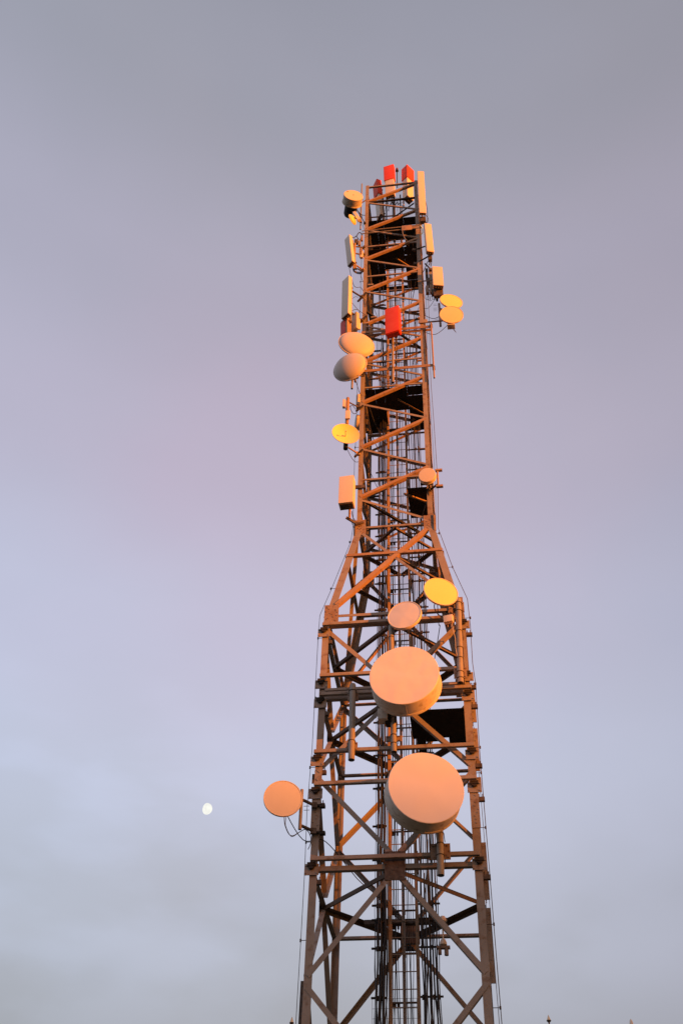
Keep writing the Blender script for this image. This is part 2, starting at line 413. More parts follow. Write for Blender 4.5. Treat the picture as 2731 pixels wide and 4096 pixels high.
for i, y in enumerate(ys):
    z = L(1525, y, v=.42).z
    mb = MB().abox(CU_['left'][0]-.07, UL-LW-.05, .42-.02, .42+.02, z-.02, z+.02)
    for u in [q for q in CU_['left'][1:] if q < UL-LW-.09]: mb.abox(u-.022, u+.022, .37, .402, z-.07, z+.03)
    build('cable_support', mb, DARK, tower, bevel=.004, segs=1)
    mb = MB().abox(UL-LW, UL+LW, .70, .73, z-.018, z+.018)
    for u in CU_['mid'][:2]+CU_['mid'][3:5]: mb.abox(u-.022, u+.022, .728, .78, z-.07, z+.02)
    build('cable_support', mb, BRKT, tower, bevel=.004, segs=1)
    if z < 31:
        mb = MB().abox(UL+LW+.05, max(CU_['right'])+.05, .40-.018, .40+.018, z-.018, z+.018)
        for u in [q for q in CU_['right'][::2] if q > UL+LW+.08]: mb.abox(u-.02, u+.02, .35, .384, z-.07, z+.03)
        build('cable_support', mb, DARK, tower, bevel=.004, segs=1)
# side plates of the ladder enclosure, dark
for y in range(0, 13):
    z = 37.5-y*2.1+.3
    build('ladder_bracket', MB().abox(UL+LW+.05, UL+LW+.07, .3, .62, z-.5, z+.0), DARK, tower, smooth=False)
    build('ladder_bracket', MB().abox(UL-LW-.07, UL-LW-.05, .45, .62, z-.2, z+.05), DARK, tower, smooth=False)
# cross beam and hub low inside the tower
a, b = L(1457, 3694, v=.7), L(1789, 3690, v=.7)
build('cross_beam', MB().abox(a.x, b.x, .64, .76, a.z-.05, a.z+.06), BRKT, tower, bevel=.008, segs=1)
a = L(1640, 3750, v=1.5); build('hub_plate', MB().abox(a.x-.22, a.x+.22, 1.45, 1.55, a.z-.15, a.z+.35), BRKT, tower, bevel=.01)
# mesh guard low behind the cables
g = MB(); a, b = L(1488, 4020, v=.95), L(1668, 4060, v=.95)
for i in range(14): g.tube([(a.x+(b.x-a.x)*i/13, .95, b.z-3), (a.x+(b.x-a.x)*i/13, .95, a.z+.12)], .004, 5)
for i in range(16): g.tube([(a.x, .946, a.z+.12-.2*i), (b.x, .946, a.z+.12-.2*i)], .004, 5)
build('mesh_guard', g, STEEL, tower)

# ------------------------------------------------------------------ poles clamped to the tower
def pipe(label, xa, ya, xb, yb, v, r, name='mounting_pole', cat='pole', rings=(), m=PIPE, cap_top=True, arms=(), group=None):
    a, b = L(xa, ya, v=v), L(xb, yb, v=v)
    u = (a.x+b.x)/2
    dz = a.z-b.z; top = Vector((a.x-u, 0, dz)); Mw = TM @ Matrix.Translation((u, v, b.z))
    t = thing(name, label, cat, Mw, group)
    bot = Vector((b.x-u, 0, 0))
    prof_mb = MB().tube([bot, top], r, 24, cap=False)
    prof_mb.tube([bot, bot+(top-bot)*.5], r*.88, 24, cap=False)
    vs = []; n = 24
    for k in range(n):
        c, s = math.cos(2*math.pi*k/n), math.sin(2*math.pi*k/n); vs.append(bot+Vector((r*c, r*s, 0)))
    for k in range(n):
        c, s = math.cos(2*math.pi*k/n), math.sin(2*math.pi*k/n); vs.append(bot+Vector((r*.88*c, r*.88*s, 0)))
    prof_mb.add(vs, [(k, (k+1) % n, n+(k+1) % n, n+k) for k in range(n)])
    if cap_top: prof_mb.tube([top, top+Vector((0, 0, r*.5)), top+Vector((0, 0, r*.8))], [r*.99, r*.8, r*.3], 24)
    build('pipe', prof_mb, m, t)
    for f in rings:
        c = bot+(top-bot)*f
        mb = MB().ring(c, (0, 0, 1), r+.008, .009, 20, 6)
        mb.tube([c+Vector((-r-.008, 0, 0)), c+Vector((-r-.008, -v-A2+.0 if abs(v) > 1.7 else .15, 0))], .009, 6)
        mb.tube([c+Vector((r+.008, 0, 0)), c+Vector((r+.008, -v-A2+.0 if abs(v) > 1.7 else .15, 0))], .009, 6)
        build('u_bolt', mb, BRKT, t)
    for (f, w, h, dv) in arms:
        c = bot+(top-bot)*f
        mb = MB().box(c+Vector((0, r+.02, 0)), (w/2, 0, 0), (0, .012, 0), (0, 0, h/2))
        for q in (-1, 1):
            for s in (-1, 1): mb.bolt(c+Vector((q*w*.38, r+.006, s*h*.36)), (0, -1, 0), .016, .02)
        mb.box(c+Vector((0, r+.03+dv/2, 0)), (w*.3, 0, 0), (0, dv/2, 0), (0, 0, h*.25))
        build('clamp_plate', mb, GUSS, t)
    return t
pipe('long grey steel pipe open at its foot, beside the yellow dish at the right leg', 1831, 2398, 1841, 2732, -2.10, .072, rings=(.12, .28, .40, .60, .85, .95, .05), cap_top=False, arms=((.93, .28, .3, .12), (.14, .30, .30, .12)))
pipe('grey steel pipe with a domed cap standing left of the larger orange drum antenna', 1411, 2742, 1405, 3040, -2.05, .072, rings=(.92, .24), arms=((.86, .24, .2, .06), (.20, .24, .2, .06)))
pipe('steel pipe behind the upper drum antenna, its open foot just above the lower drum', 1563, 2505, 1575, 3008, -2.05, .062, rings=(.9, .12, .25, .06), cap_top=False, arms=((.11, .36, .14, .06), (.50, .36, .22, .06)))
pipe('steel pipe hanging below the pale lower drum antenna, clamped with a square plate', 1752, 3060, 1762, 3502, -2.06, .072, rings=(.27, .17, .36), cap_top=False, arms=((.22, .40, .34, .06),))
pipe('short pipe stub hanging below the lower domed dish at the left', 1410, 1500, 1407, 1555, -1.6, .035, rings=(), arms=())
pipe('slim vertical rod pole left of the tower top beside the drum antenna', 1447, 736, 1441, 918, -1.0, .028, rings=(.3, .7), arms=())
pipe('thin brown pole along the right side, held by two dark channels', 1723, 1292, 1736, 1512, -1.2, .028, rings=(.97, .2), m=HEAVY, cap_top=False)
pipe('brown pole below the red box antenna in the middle of the tower', 1570, 1345, 1571, 1530, -1.22, .042, rings=(.3, .8), m=STEEL, arms=((.35, .3, .05, .05),))

# ------------------------------------------------------------------ round antennas
def arm(t, A, B, r=.03, m=BRKT, name='mount_arm', tip=True):
    """strut given in tower coordinates, made a part of antenna t"""
    Mi = t.matrix_world.inverted() @ TM
    mb = MB().tube([A, B], r, 12).xf(Mi)
    if tip:
        c = Mi @ Vector(B); mb.box(c, (.06, 0, 0), (0, .04, 0), (0, 0, .06))
    return build(name, mb, m, t)
def cord(t, pts, r=.009, m=CABLE, name='lead'):
    """cable through tower-coordinate points, smoothed"""
    Mi = t.matrix_world.inverted() @ TM
    P = [Vector(p) for p in pts]; out = []
    for i in range(len(P)-1):
        p0 = P[max(i-1, 0)]; p1 = P[i]; p2 = P[i+1]; p3 = P[min(i+2, len(P)-1)]
        for k in range(6):
            s = k/6
            out.append(.5*((2*p1)+(p2-p0)*s+(2*p0-5*p1+4*p2-p3)*s*s+(3*p1-p0-3*p2+p3)*s*s*s))
    out.append(P[-1])
    return build(name, MB().tube([Mi @ q for q in out], r, 7), m, t)
def dish_frame(x, y, v, yaw, pitch):
    return frame(W(L(x, y, v=v)), yaw, pitch)
def drum(label, x, y, v, yaw, pitch, Rd, depth, fm, sm, group=None, rim=.02, name='drum_antenna', backbox=True, cat='antenna', cone=.45):
    t = thing(name, label, cat, dish_frame(x, y, v, yaw, pitch), group)
    b = .012
    build('radome', MB().lathe([(0.0001, -.004), (Rd*.5, -.003), (Rd*.9, -.001), (Rd-.007, .0), (Rd, .008), (Rd, b+.004)], 96), fm, t)
    sh = MB().lathe([(Rd, b+.004), (Rd+.003, b+.006), (Rd+.003, depth*.12), (Rd-.002, depth*.121), (Rd-.002, depth*.86), (Rd+.006, depth*.865), (Rd+.012, depth*.9), (Rd+.012, depth), (Rd-.02, depth+.004)], 96)
    sh.abox(-.012, .012, .05, depth*.9, -Rd-.006, -Rd)
    build('shroud', sh, sm, t)
    pr = [(Rd-.02, depth+.004)]
    for i in range(1, 9):
        f = i/8; pr.append(((Rd-.02)*(1-f)+.09*f, depth+.004+cone*Rd*(1-(1-f)**2)))
    build('back_dish', MB().lathe(pr, 64, cap1=True), sm, t)
    yb = depth+cone*Rd
    hb = MB().abox(-.11, .11, yb-.02, yb+.14, -.13, .13)
    hb.tube([(0, yb+.1, -.32), (0, yb+.1, .32)], .03, 12)
    build('mount_bracket', hb, BRKT, t, bevel=.01)
    return t
t = drum('larger orange-lit drum antenna with a stained side, upper of the two big drums', 1615, 2698, -2.90, -12, 0, .78, .48, PINK, SHROUD)
m = MB(); a = L(1530, 2870, v=-2.05); Mi = t.matrix_world.inverted() @ TM
build('mount_box', MB().abox(a.x-.1, a.x+.12, -2.2, -1.95, a.z-.12, a.z+.15).xf(Mi), SHROUD, t, bevel=.012)
b = L(1550, 2870, v=-2.0)
build('mount_box', MB().abox(b.x-.05, b.x+.2, -2.1, -1.9, b.z-.2, b.z+.12).xf(Mi), DARK, t, bevel=.01)
t = drum('pale pink drum antenna with a clean white face, lower of the two big drums', 1703.8, 3147.8, -2.90, 5, -2, .78, .48, WHITE, SHROUD)
t = drum('orange drum antenna with a dark box below it, at the top left of the tower', 1413.2, 780.6, -1.6, 8, -1, .39, .36, CREAM, SHROUD, cone=.15)
build('radio_box', MB().lathe([(.26, .43), (.25, .85), (.20, .95)], 24, cap1=True), DARK, t)
mk = MB().lathe([(.0001, -.0165), (.022, -.0162)], 16); mk.add([(x+.0, y, z) for x, y, z in []], [])
build('mark', mk, MARK, t)
build('mark', MB().abox(-.27, -.21, -.0125, -.008, .20, .225), MARK, t)
arm(t, L(1440, 815, v=-1.25), (-1.0, -1.0, L(1440, 800, v=-1.0).z), .025)
drum('small orange round antenna with a shallow drum, in front of the right leg', 1707, 1899, -1.5, -15, -11, .245, .13, CREAM, SHROUD, cone=.3)
t = bpy.data.objects[-1] if False else None

def flat_dish(label, x, y, v, yaw, pitch, Rd, fm, sm, depth=.055, cone=.38, group=None, name='dish_antenna', legs=None):
    t = thing(name, label, 'dish antenna', dish_frame(x, y, v, yaw, pitch), group)
    build('radome', MB().lathe([(0.0001, -.010), (Rd*.4, -.009), (Rd*.8, -.004), (Rd-.022, 0)], 80), fm, t)
    build('rim', MB().lathe([(Rd-.022, .0), (Rd-.018, -.008), (Rd-.004, -.008), (Rd, -.002), (Rd, depth*.7), (Rd-.01, depth)], 80), sm, t)
    pr = [(Rd-.01, depth)]
    for i in range(1, 9):
        f = i/8; pr.append(((Rd-.01)*(1-f)+.07*f, depth+cone*Rd*(1-(1-f)**1.7)))
    build('back_dish', MB().lathe(pr, 64, cap1=True), sm, t)
    yb = depth+cone*Rd
    hb = MB().tube([(0, yb-.01, 0), (0, yb+.18, 0)], .055, 16).abox(-.08, .08, yb+.04, yb+.16, -.09, .09)
    build('mount_bracket', hb, BRKT, t, bevel=.008)
    return t, yb
t, yb = flat_dish('bright yellow flat-faced dish beside the right leg, below the waist', 1762.8, 2365.4, -2.3, 10, 1, .435, YELL, CREAM)
arm(t, TI @ (t.matrix_world @ Vector((0, yb+.1, 0))), L(1822, 2430, v=-2.1), .035)
cord(t, [L(1740, 2408, v=-2.15), L(1736, 2428, v=-2.1), L(1746, 2452, v=-2.05), L(1768, 2468, v=-2.05)], .012)
t, yb = flat_dish('pale pink flat-faced dish turned left, above the two big drums', 1616.6, 2458.8, -2.3, -20, 2, .42, PINK, CREAM, depth=.09)
arm(t, TI @ (t.matrix_world @ Vector((0, yb+.1, 0))), L(1568, 2530, v=-2.05), .04)
t, yb = flat_dish('round orange dish standing alone on two arms left of the tower', 1131.6, 3193, -2.35, 3, -2, .41, CREAM, CREAM, cone=.25)
# its own frame: vertical tube and two arms to the left leg
a, b = L(1203, 3235, v=-2.05), L(1199, 3318, v=-2.05)
arm(t, (a.x, a.y, a.z+.45), b, .036, PIPE, 'mount_tube', False)
for (x0, y0, x1, y1) in ((1212, 3200, 1250, 3222), (1205, 3303, 1246, 3325)):
    A_ = L(x0, y0, v=-2.0); B_ = L(x1, y1, v=-1.85); arm(t, A_, (B_.x+.04, B_.y, B_.z), .034, BRKT)
Mi = t.matrix_world.inverted() @ TM
for y0 in (3222, 3330):
    c = L(1282, y0, v=-1.80); build('arm_clamp', MB().abox(c.x-.17, c.x+.05, -1.84, -1.78, c.z-.02, c.z+.02).abox(c.x-.02, c.x+.10, -1.84, -1.74, c.z-.05, c.z+.02).xf(Mi), DARK, t, bevel=.008)
for k, y0 in enumerate((3225, 3241)):
    c = L(1215, y0, v=-2.0); build('stub_rod', MB().tube([c, (c.x+.12, c.y, c.z-.0)], .006, 6).xf(Mi), WIRE, t)
cord(t, [L(1137, 3266, v=-2.25), L(1140, 3300, v=-2.2), L(1155, 3335, v=-2.1), L(1172, 3343, v=-2.05), L(1195, 3330, v=-2.0), L(1222, 3318, v=-1.95), L(1240, 3340, v=-1.85), L(1243, 3370, v=-1.85), L(1232, 3398, v=-1.82)], .009)
cord(t, [L(1145, 3266, v=-2.25), L(1142, 3300, v=-2.2), L(1158, 3338, v=-2.1), L(1172, 3346, v=-2.05), L(1198, 3328, v=-2.0)], .006)
t, yb = flat_dish('orange round dish overlapped by the dish below it, right of the upper tower', 1804, 1204, -1.05, 7, 0, .41, YELL, CREAM, group=None)
arm(t, TI @ (t.matrix_world @ Vector((0, yb+.1, 0))), L(1760, 1240, v=-.75), .03)
t2, yb2 = flat_dish('orange round dish covering the foot of the dish above, right of the tower', 1805, 1258, -1.10, -3, -10, .41, IVORY, CREAM)
Mi = t2.matrix_world.inverted() @ TM
a, b = L(1756, 1215, v=-.8), L(1761, 1305, v=-.8)
build('mount_tube', MB().tube([(b.x, b.y, a.z), b], .04, 16).xf(Mi), PIPE, t2)
a, b = L(1695, 1289, v=-.9), L(1778, 1283, v=-.9)
build('mount_tube', MB().tube([(a.x-.1, -.9, (a.z+b.z)/2), (b.x+.1, -.9, (a.z+b.z)/2)], .03, 14).xf(Mi), PIPE, t2)
a = L(1700, 1288, v=-1.1); build('clamp_plate', MB().abox(.88, 1.2, -1.12, -1.085, a.z-.05, a.z+.13).xf(Mi), STEEL, t2, bevel=.006)
c = L(1803, 1297, v=-.95); build('radio_box', MB().abox(c.x-.13, c.x+.13, -1.0, -.8, c.z-.09, c.z+.05).xf(Mi), SHROUD, t2, bevel=.01)
for k in (0, 1):
    p, q = L(1800+k*6, 1303, v=-.95), L(1823, 1330, v=-.9); build('feed_rod', MB().tube([p, q], .008, 6).xf(Mi), WIRE, t2)
for y0 in (1216, 1222, 1232, 1237, 1243, 1272, 1277):
    p = L(1747 if y0 < 1260 else 1752, y0, v=-.85); build('rod_element', MB().tube([p, (p.x-.13, p.y, p.z+.01)], .005, 5).xf(Mi), WIRE, t2)

# domed radomes on the left
def dome(label, x, y, v, yaw, pitch, Rd, bulge):
    t = thing('domed_antenna', label, 'dish antenna', dish_frame(x, y, v, yaw, pitch))
    pr = []
    for i in range(15):
        a = math.pi/2*i/14; pr.append((max(.0001, (Rd-.02)*math.sin(a)), -bulge*math.cos(a)**1.15))
    build('radome', MB().lathe(pr, 80), DOME, t)
    rm = MB().lathe([(Rd-.02, -.004), (Rd+.008, -.006), (Rd+.012, .0), (Rd+.012, .03), (Rd-.01, .05)], 80)
    for k in range(12):
        a = 2*math.pi*k/12; rm.bolt((Rd*.995*math.cos(a), -.006, Rd*.995*math.sin(a)), (0, -1, 0), .012, .012)
    build('rim', rm, DOME, t)
    pr = [(Rd-.01, .05)]
    for i in range(1, 9):
        f = i/8; pr.append(((Rd-.01)*(1-f)+.08*f, .05+.38*Rd*(1-(1-f)**1.8)))
    build('back_dish', MB().lathe(pr, 64, cap1=True), SHROUD, t)
    build('mount_bracket', MB().abox(-.12, .12, .25, .45, -.16, .16).tube([(0, .42, -.3), (0, .42, .3)], .035, 12), BRKT, t, bevel=.01)
    return t
t = dome('upper of two white domed dishes on the left side of the tower', 1426, 1377, -1.75, 10, -3, .60, .21)
arm(t, L(1430, 1400, v=-1.3), (-1.0, -1.05, L(1450, 1400, v=-1).z), .035)
t = dome('lower of two white domed dishes on the left side, turned further left', 1399, 1468, -1.75, -25, -8, .57, .25)
arm(t, L(1400, 1480, v=-1.3), (-1.0, -1.05, L(1443, 1490, v=-1).z), .035)
arm(t, L(1412, 1500, v=-1.4), (-1.0, -1.05, L(1440, 1510, v=-1).z), .022)
# open reflector dish on its pole
t = thing('open_dish', 'open orange reflector dish with a feed arm, under a short pole at the left', 'dish antenna', dish_frame(1383, 1734, -1.7, 9, -2))
Rd = .41; pr = []
for i in range(13):
    f = i/12; pr.append((max(.0001, Rd*f), .10*(1-f*f)))
build('reflector', MB().lathe(pr, 72), YELL, t)
build('rim', MB().lathe([(Rd, 0), (Rd+.012, -.004), (Rd+.014, .012), (Rd, .02)], 72), CREAM, t)
build('back_dish', MB().lathe([(Rd, .02), (Rd*.8, .075), (Rd*.5, .12), (.1, .16), (.1, .22)], 48, cap1=True), SHROUD, t)
build('feed_arm', MB().tube([(.0, .098, -.02), (-.02, -.03, -.05), (-.03, -.15, -.06)], .010, 8).tube([(0, .098, -.02), (0, -.0, .0)], .022, 10).tube([(-.03, -.13, -.06), (-.03, -.18, -.06)], .022, 10), CREAM, t)
Mi = t.matrix_world.inverted() @ TM
c = L(1382, 1790, v=-1.45); build('mount_tube', MB().tube([(c.x, c.y, c.z-.06), (c.x, c.y, c.z+.35)], .07, 16).xf(Mi), DARK, t)
arm(t, L(1393, 1790, v=-1.35), L(1432, 1815, v=-1.1), .025, HEAVY)
c = L(1430, 1815, v=-1.1); build('arm_clamp', MB().bar(L(1418, 1828, v=-1.12), L(1450, 1798, v=-1.12), .05, .05).xf(Mi), DARK, t)
t = pipe('stout brown pole carrying small white boxes, at the left above the open dish', 1391, 1594, 1387, 1700, -1.5, .055, m=HEAVY, arms=())
Mi = t.matrix_world.inverted() @ TM
c0, c1 = L(1392, 1643, v=-1.6), L(1389, 1675, v=-1.6)
build('radio_box', MB().abox(c1.x-.07, c1.x+.08, -1.62, -1.56, c1.z, c0.z).xf(Mi), CREAM, t, bevel=.008)
c0, c1 = L(1376, 1601, v=-1.55), L(1376, 1630, v=-1.55)
build('radio_box', MB().abox(c1.x-.05, c1.x+.04, -1.6, -1.5, c1.z, c0.z).xf(Mi), CREAM, t, bevel=.008)
arm(t, L(1397, 1610, v=-1.4), L(1432, 1628, v=-1.12), .022)
build('arm_clamp', MB().bar(L(1424, 1645, v=-1.12), L(1452, 1622, v=-1.12), .05, .05).xf(Mi), DARK, t)
cord(t, [L(1401, 1622, v=-1.4), L(1403, 1640, v=-1.35), L(1415, 1655, v=-1.3), L(1428, 1650, v=-1.2)], .010)
cord(t, [L(1397, 1628, v=-1.4), L(1410, 1622, v=-1.35), L(1422, 1638, v=-1.2)], .009)
# side-on grey dish and grey can behind the left leg
t = drum('grey round antenna seen edge-on behind the left leg, facing left', 1421, 1690, -.1, -82, 0, .27, .14, GREYR, SHROUD, cone=.4)
arm(t, TI @ (t.matrix_world @ Vector((0, .3, 0))), (-1.0, .3, L(1421, 1690, v=-.1).z), .03)
c0, c1 = L(1434, 1582, v=-.4), L(1434, 1622, v=-.4)
mb = MB().lathe([(.001, 0), (.075, .004), (.08, .02), (.08, c0.z-c1.z-.02), (.07, c0.z-c1.z)], 20, 'z', cap1=True)
o = build('antenna_can', mb, SHROUD); o.matrix_world = TM @ Matrix.Translation((c0.x, c0.y, c1.z)); tag(o, 'small grey cylinder antenna tucked behind the left leg under the domed dishes', 'antenna')

# ------------------------------------------------------------------ panel antennas
def panel(label, xt, yt, xb, yb, v, w, d, yaw, m=CREAM, bev=.03, name='panel_antenna', cap=BRKT, pipe_=True, cat='panel antenna', group=None, brackets=True, endv=None, tilt=0):
    P, Q = L(xt, yt, v=v), L(xb, yb, v=v)
    top, bot = W(P), W(Q)
    Z = (top-bot); H = Z.length; Z.normalize()
    X = Vector((math.cos(R(yaw)), math.sin(R(yaw)), 0))
    if tilt: Z = (Z+Vector((math.sin(R(yaw)), -math.cos(R(yaw)), 0))*math.tan(R(tilt))).normalized()
    X = (X-Z*X.dot(Z)).normalized(); Y = Z.cross(X)
    Mw = Matrix((X, Y, Z)).transposed().to_4x4(); Mw.translation = bot
    t = thing(name, label, cat, Mw, group)
    build('radome', MB().abox(-w/2, w/2, -d/2, d/2, 0, H), m, t, bevel=bev, segs=3)
    mb = MB().abox(-w*.42, w*.42, -d*.35, d*.42, -.02, .0)
    for k in range(3 if pipe_ else 0): mb.tube([((k-1)*w*.25, .0, -.02), ((k-1)*w*.25, .0, -.09)], .017, 8)
    build('end_cap', mb, cap, t)
    if pipe_:
        build('mount_pipe', MB().tube([(0, d/2+.13, -.15), (0, d/2+.13, H+.0)], .032, 12), PIPE, t)
    if brackets:
        for f in (.15, .85):
            build('bracket', MB().abox(-.05, .05, d/2-.005, d/2+.17, H*f-.03, H*f+.03), BRKT, t, bevel=.005)
    return t, H
def pads(t, ysz, x0, v0, x1, v1, r=.028, m=BRKT):
    for (ya, yb) in ysz: arm(t, L(x0, ya, v=v0), L(x1, yb, v=v1), r, m)
# top left-facing tall ones and top cluster
t, H = panel('tall narrow cream panel antenna at the top right corner of the tower', 1681, 690, 1690, 856, -1.35, .27, .12, 2, bev=.012)
pads(t, ((720, 730), (830, 835)), 1690, -1.2, 1672, -1.0)
cord(t, [L(1702, 860, v=-1.2), L(1712, 875, v=-1.1), L(1708, 890, v=-1.1), L(1695, 888, v=-1.1), L(1688, 872, v=-1.15)], .010)
cord(t, [L(1700, 800, v=-1.1), L(1708, 840, v=-1.1), L(1708, 880, v=-1.1), L(1700, 900, v=-1.1)], .012)
c = L(1692, 875, v=-1.15); Mi = t.matrix_world.inverted() @ TM
build('radio_unit', MB().abox(c.x-.12, c.x+.1, -1.2, -1.05, c.z-.25, c.z+.1).xf(Mi), BRKT, t, bevel=.01)
t, H = panel('cream panel antenna with rounded lower end, upper right of the tower', 1708, 900, 1719, 1012, -1.4, .29, .16, 8, bev=.05)
arm(t, L(1722, 1020, v=-1.2), L(1660, 1055, v=-1.0), .03); arm(t, L(1700, 985, v=-1.15), L(1655, 1000, v=-1.05), .028)
cord(t, [L(1718, 1015, v=-1.25), L(1720, 1040, v=-1.2), L(1716, 1060, v=-1.15)], .02)
cord(t, [L(1724, 1015, v=-1.25), L(1726, 1040, v=-1.2), L(1722, 1065, v=-1.15)], .016)
c = L(1719, 1035, v=-1.2); Mi = t.matrix_world.inverted() @ TM
build('connector_box', MB().abox(c.x-.07, c.x+.07, -1.25, -1.12, c.z-.12, c.z+.12).xf(Mi), BRKT, t, bevel=.01)
t, H = panel('leaning cream panel antenna with a coiled cable, upper left of the tower', 1393, 952, 1405, 1058, -1.5, .30, .15, -55, bev=.018)
pads(t, ((985, 990), (1012, 1020)), 1412, -1.35, 1455, -1.05); arm(t, L(1415, 1055, v=-1.35), L(1452, 1080, v=-1.05), .03, HEAVY)
a, b = L(1419, 975, v=-1.35), L(1415, 1078, v=-1.35); Mi = t.matrix_world.inverted() @ TM
build('mount_tube', MB().tube([a, (a.x, a.y, b.z)], .045, 14).xf(Mi), HEAVY, t)
c = L(1430, 1085, v=-1.3); build('cable_coil', MB().ring(c, (.3, -.4, .8), .16, .022, 24, 6).ring(c+Vector((0, 0, .05)), (.25, -.5, .8), .15, .02, 24, 6).xf(Mi), CABLE, t)
cord(t, [L(1396, 1068, v=-1.45), L(1405, 1110, v=-1.4), L(1415, 1142, v=-1.3), L(1428, 1150, v=-1.2), L(1441, 1149, v=-1.15), L(1452, 1164, v=-1.08)], .010)
for (x, y, dx, dy, s, mm) in ((1424, 968, .14, .1, .3, BRKT), (1437, 975, .1, .1, .35, STEEL), (1443, 1010, .12, .12, .5, GUSS), (1447, 955, .08, .08, .35, HEAVY), (1446, 1020, .12, .1, .42, CREAM)):
    c = L(x, y, v=-1.15); build('radio_unit', MB().abox(c.x-dx/2, c.x+dx/2, -1.2, -1.2+dy, c.z-s/2, c.z+s/2).xf(Mi), mm, t, bevel=.012)
cord(t, [L(1425, 945, v=-1.2), L(1436, 930, v=-1.15), L(1446, 938, v=-1.12), L(1440, 960, v=-1.12), L(1430, 970, v=-1.2)], .018)
cord(t, [L(1405, 945, v=-1.3), L(1415, 952, v=-1.2), L(1424, 945, v=-1.15), L(1434, 958, v=-1.12)], .016)
t, H = panel('longest cream panel antenna on the left, above the two domed dishes', 1388, 1118, 1385, 1268, -1.5, .36, .16, -50, bev=.012)
Mi = t.matrix_world.inverted() @ TM
for (ya, yb) in ((1163, 1188), (1250, 1282)):
    arm(t, L(1405, ya, v=-1.3), L(1446, yb, v=-1.12), .032, BRKT)
    build('arm_clamp', MB().bar(L(1431, yb+18, v=-1.13), L(1464, yb-18, v=-1.13), .06, .05).xf(Mi), DARK, t)
a, b = L(1402, 1122, v=-1.33), L(1400, 1303, v=-1.33)
build('mount_tube', MB().tube([a, (a.x, a.y, b.z)], .036, 14).xf(Mi), PIPE, t)
cord(t, [L(1400, 1203, v=-1.3), L(1415, 1220, v=-1.25), L(1435, 1242, v=-1.15), L(1462, 1260, v=-1.1)], .009, WIRE)
cord(t, [L(1405, 1245, v=-1.3), L(1420, 1238, v=-1.25), L(1436, 1243, v=-1.15), L(1432, 1258, v=-1.15), L(1418, 1250, v=-1.25)], .010)
cord(t, [L(1405, 1198, v=-1.3), L(1420, 1187, v=-1.25), L(1432, 1190, v=-1.15)], .007)
cord(t, [L(1441, 1190, v=-1.1), L(1460, 1200, v=-1.1), L(1465, 1225, v=-1.1)], .010)
c = L(1421, 1290, v=-1.2); build('radio_unit', MB().box(Mi @ c, (.13, 0, 0), (0, .07, 0), (0, 0, .48)), GREYR, t, bevel=.015)
c = L(1436, 1295, v=-1.15); build('radio_unit', MB().box(Mi @ c, (.03, 0, 0), (0, .05, 0), (0, 0, .33)), CREAM, t, bevel=.01)
for k in range(4):
    c = L(1378+k*9, 1272+k*4, v=-1.4); build('connector', MB().tube([c, (c.x+.02, c.y, c.z-.12)], .022, 8).xf(Mi), BRKT, t)
# red and cream antenna half hidden behind the upper domed dish
t, H = panel('red and cream panel antenna half hidden behind the upper domed dish', 1384, 1283, 1385, 1352, -1.3, .30, .2, -48, m=HEAVY, bev=.015, brackets=False)
build('red_cover', MB().abox(-.165, .06, -.115, .02, -.02, H*.92), DRED, t, bevel=.01)
# white box antenna at the right with its radio units
t, H = panel('broad white rectangular antenna above the two round dishes on the right', 1747, 1074, 1752, 1148, -1.25, .37, .16, 2, bev=.008)
Mi = t.matrix_world.inverted() @ TM
c = L(1752, 1165, v=-1.1); build('rear_frame', MB().abox(c.x-.17, c.x+.17, -1.12, -.98, c.z-.28, c.z+.26).xf(Mi), BRKT, t, bevel=.01)
for (x, y, w_, h_, mm) in ((1722, 1100, .14, .75, STEEL), (1724, 1150, .12, .7, HEAVY), (1706, 1095, .10, .6, DARK), (1712, 1130, .14, .5, BRKT), (1733, 1170, .16, .3, BRKT), (1709, 1160, .12, .45, GUSS), (1746, 1180, .07, .6, DARK)):
    c = L(x, y, v=-1.0); build('radio_unit', MB().abox(c.x-w_/2, c.x+w_/2, -1.05, -.92, c.z-h_/2, c.z+h_/2).xf(Mi), mm, t, bevel=.012)
a, b = L(1675, 1126, v=-1.12), L(1735, 1126, v=-1.12)
build('mount_tube', MB().tube([(a.x-.05, -1.12, a.z), (b.x, -1.12, a.z)], .024, 12).xf(Mi), PIPE, t)
arm(t, L(1700, 1055, v=-1.05), L(1722, 1078, v=-1.1), .03)
for k in range(6):
    x = 1700+k*8; cord(t, [L(x, 1150+4*k, v=-1.0), L(x+3, 1175, v=-.95), L(x-2+2*k, 1190+6*(k % 3), v=-.95), L(x+10, 1200, v=-.92), L(x+14, 1185, v=-.95)], .007)
# right small drum hardware
t = bpy.data.objects['drum_antenna.003'] if 'drum_antenna.003' in bpy.data.objects else bpy.data.objects['drum_antenna']
Mi = t.matrix_world.inverted() @ TM
a, b = L(1748, 1880, v=-1.35), L(1752, 1950, v=-1.35)
build('mount_tube', MB().tube([(a.x, -1.35, a.z), (a.x, -1.35, b.z)], .03, 12).abox(a.x-.06, a.x+.14, -1.4, -1.32, a.z-.06, a.z+.0).abox(a.x-.06, a.x+.14, -1.4, -1.32, b.z+.0, b.z+.07).xf(Mi), HEAVY, t)
arm(t, L(1752, 1935, v=-1.3), L(1716, 1962, v=-1.05), .03, DARK)
c = L(1712, 1925, v=-1.3); build('mount_box', MB().abox(c.x-.22, c.x+.05, -1.36, -1.2, c.z-.06, c.z+.05).xf(Mi), DARK, t, bevel=.01)
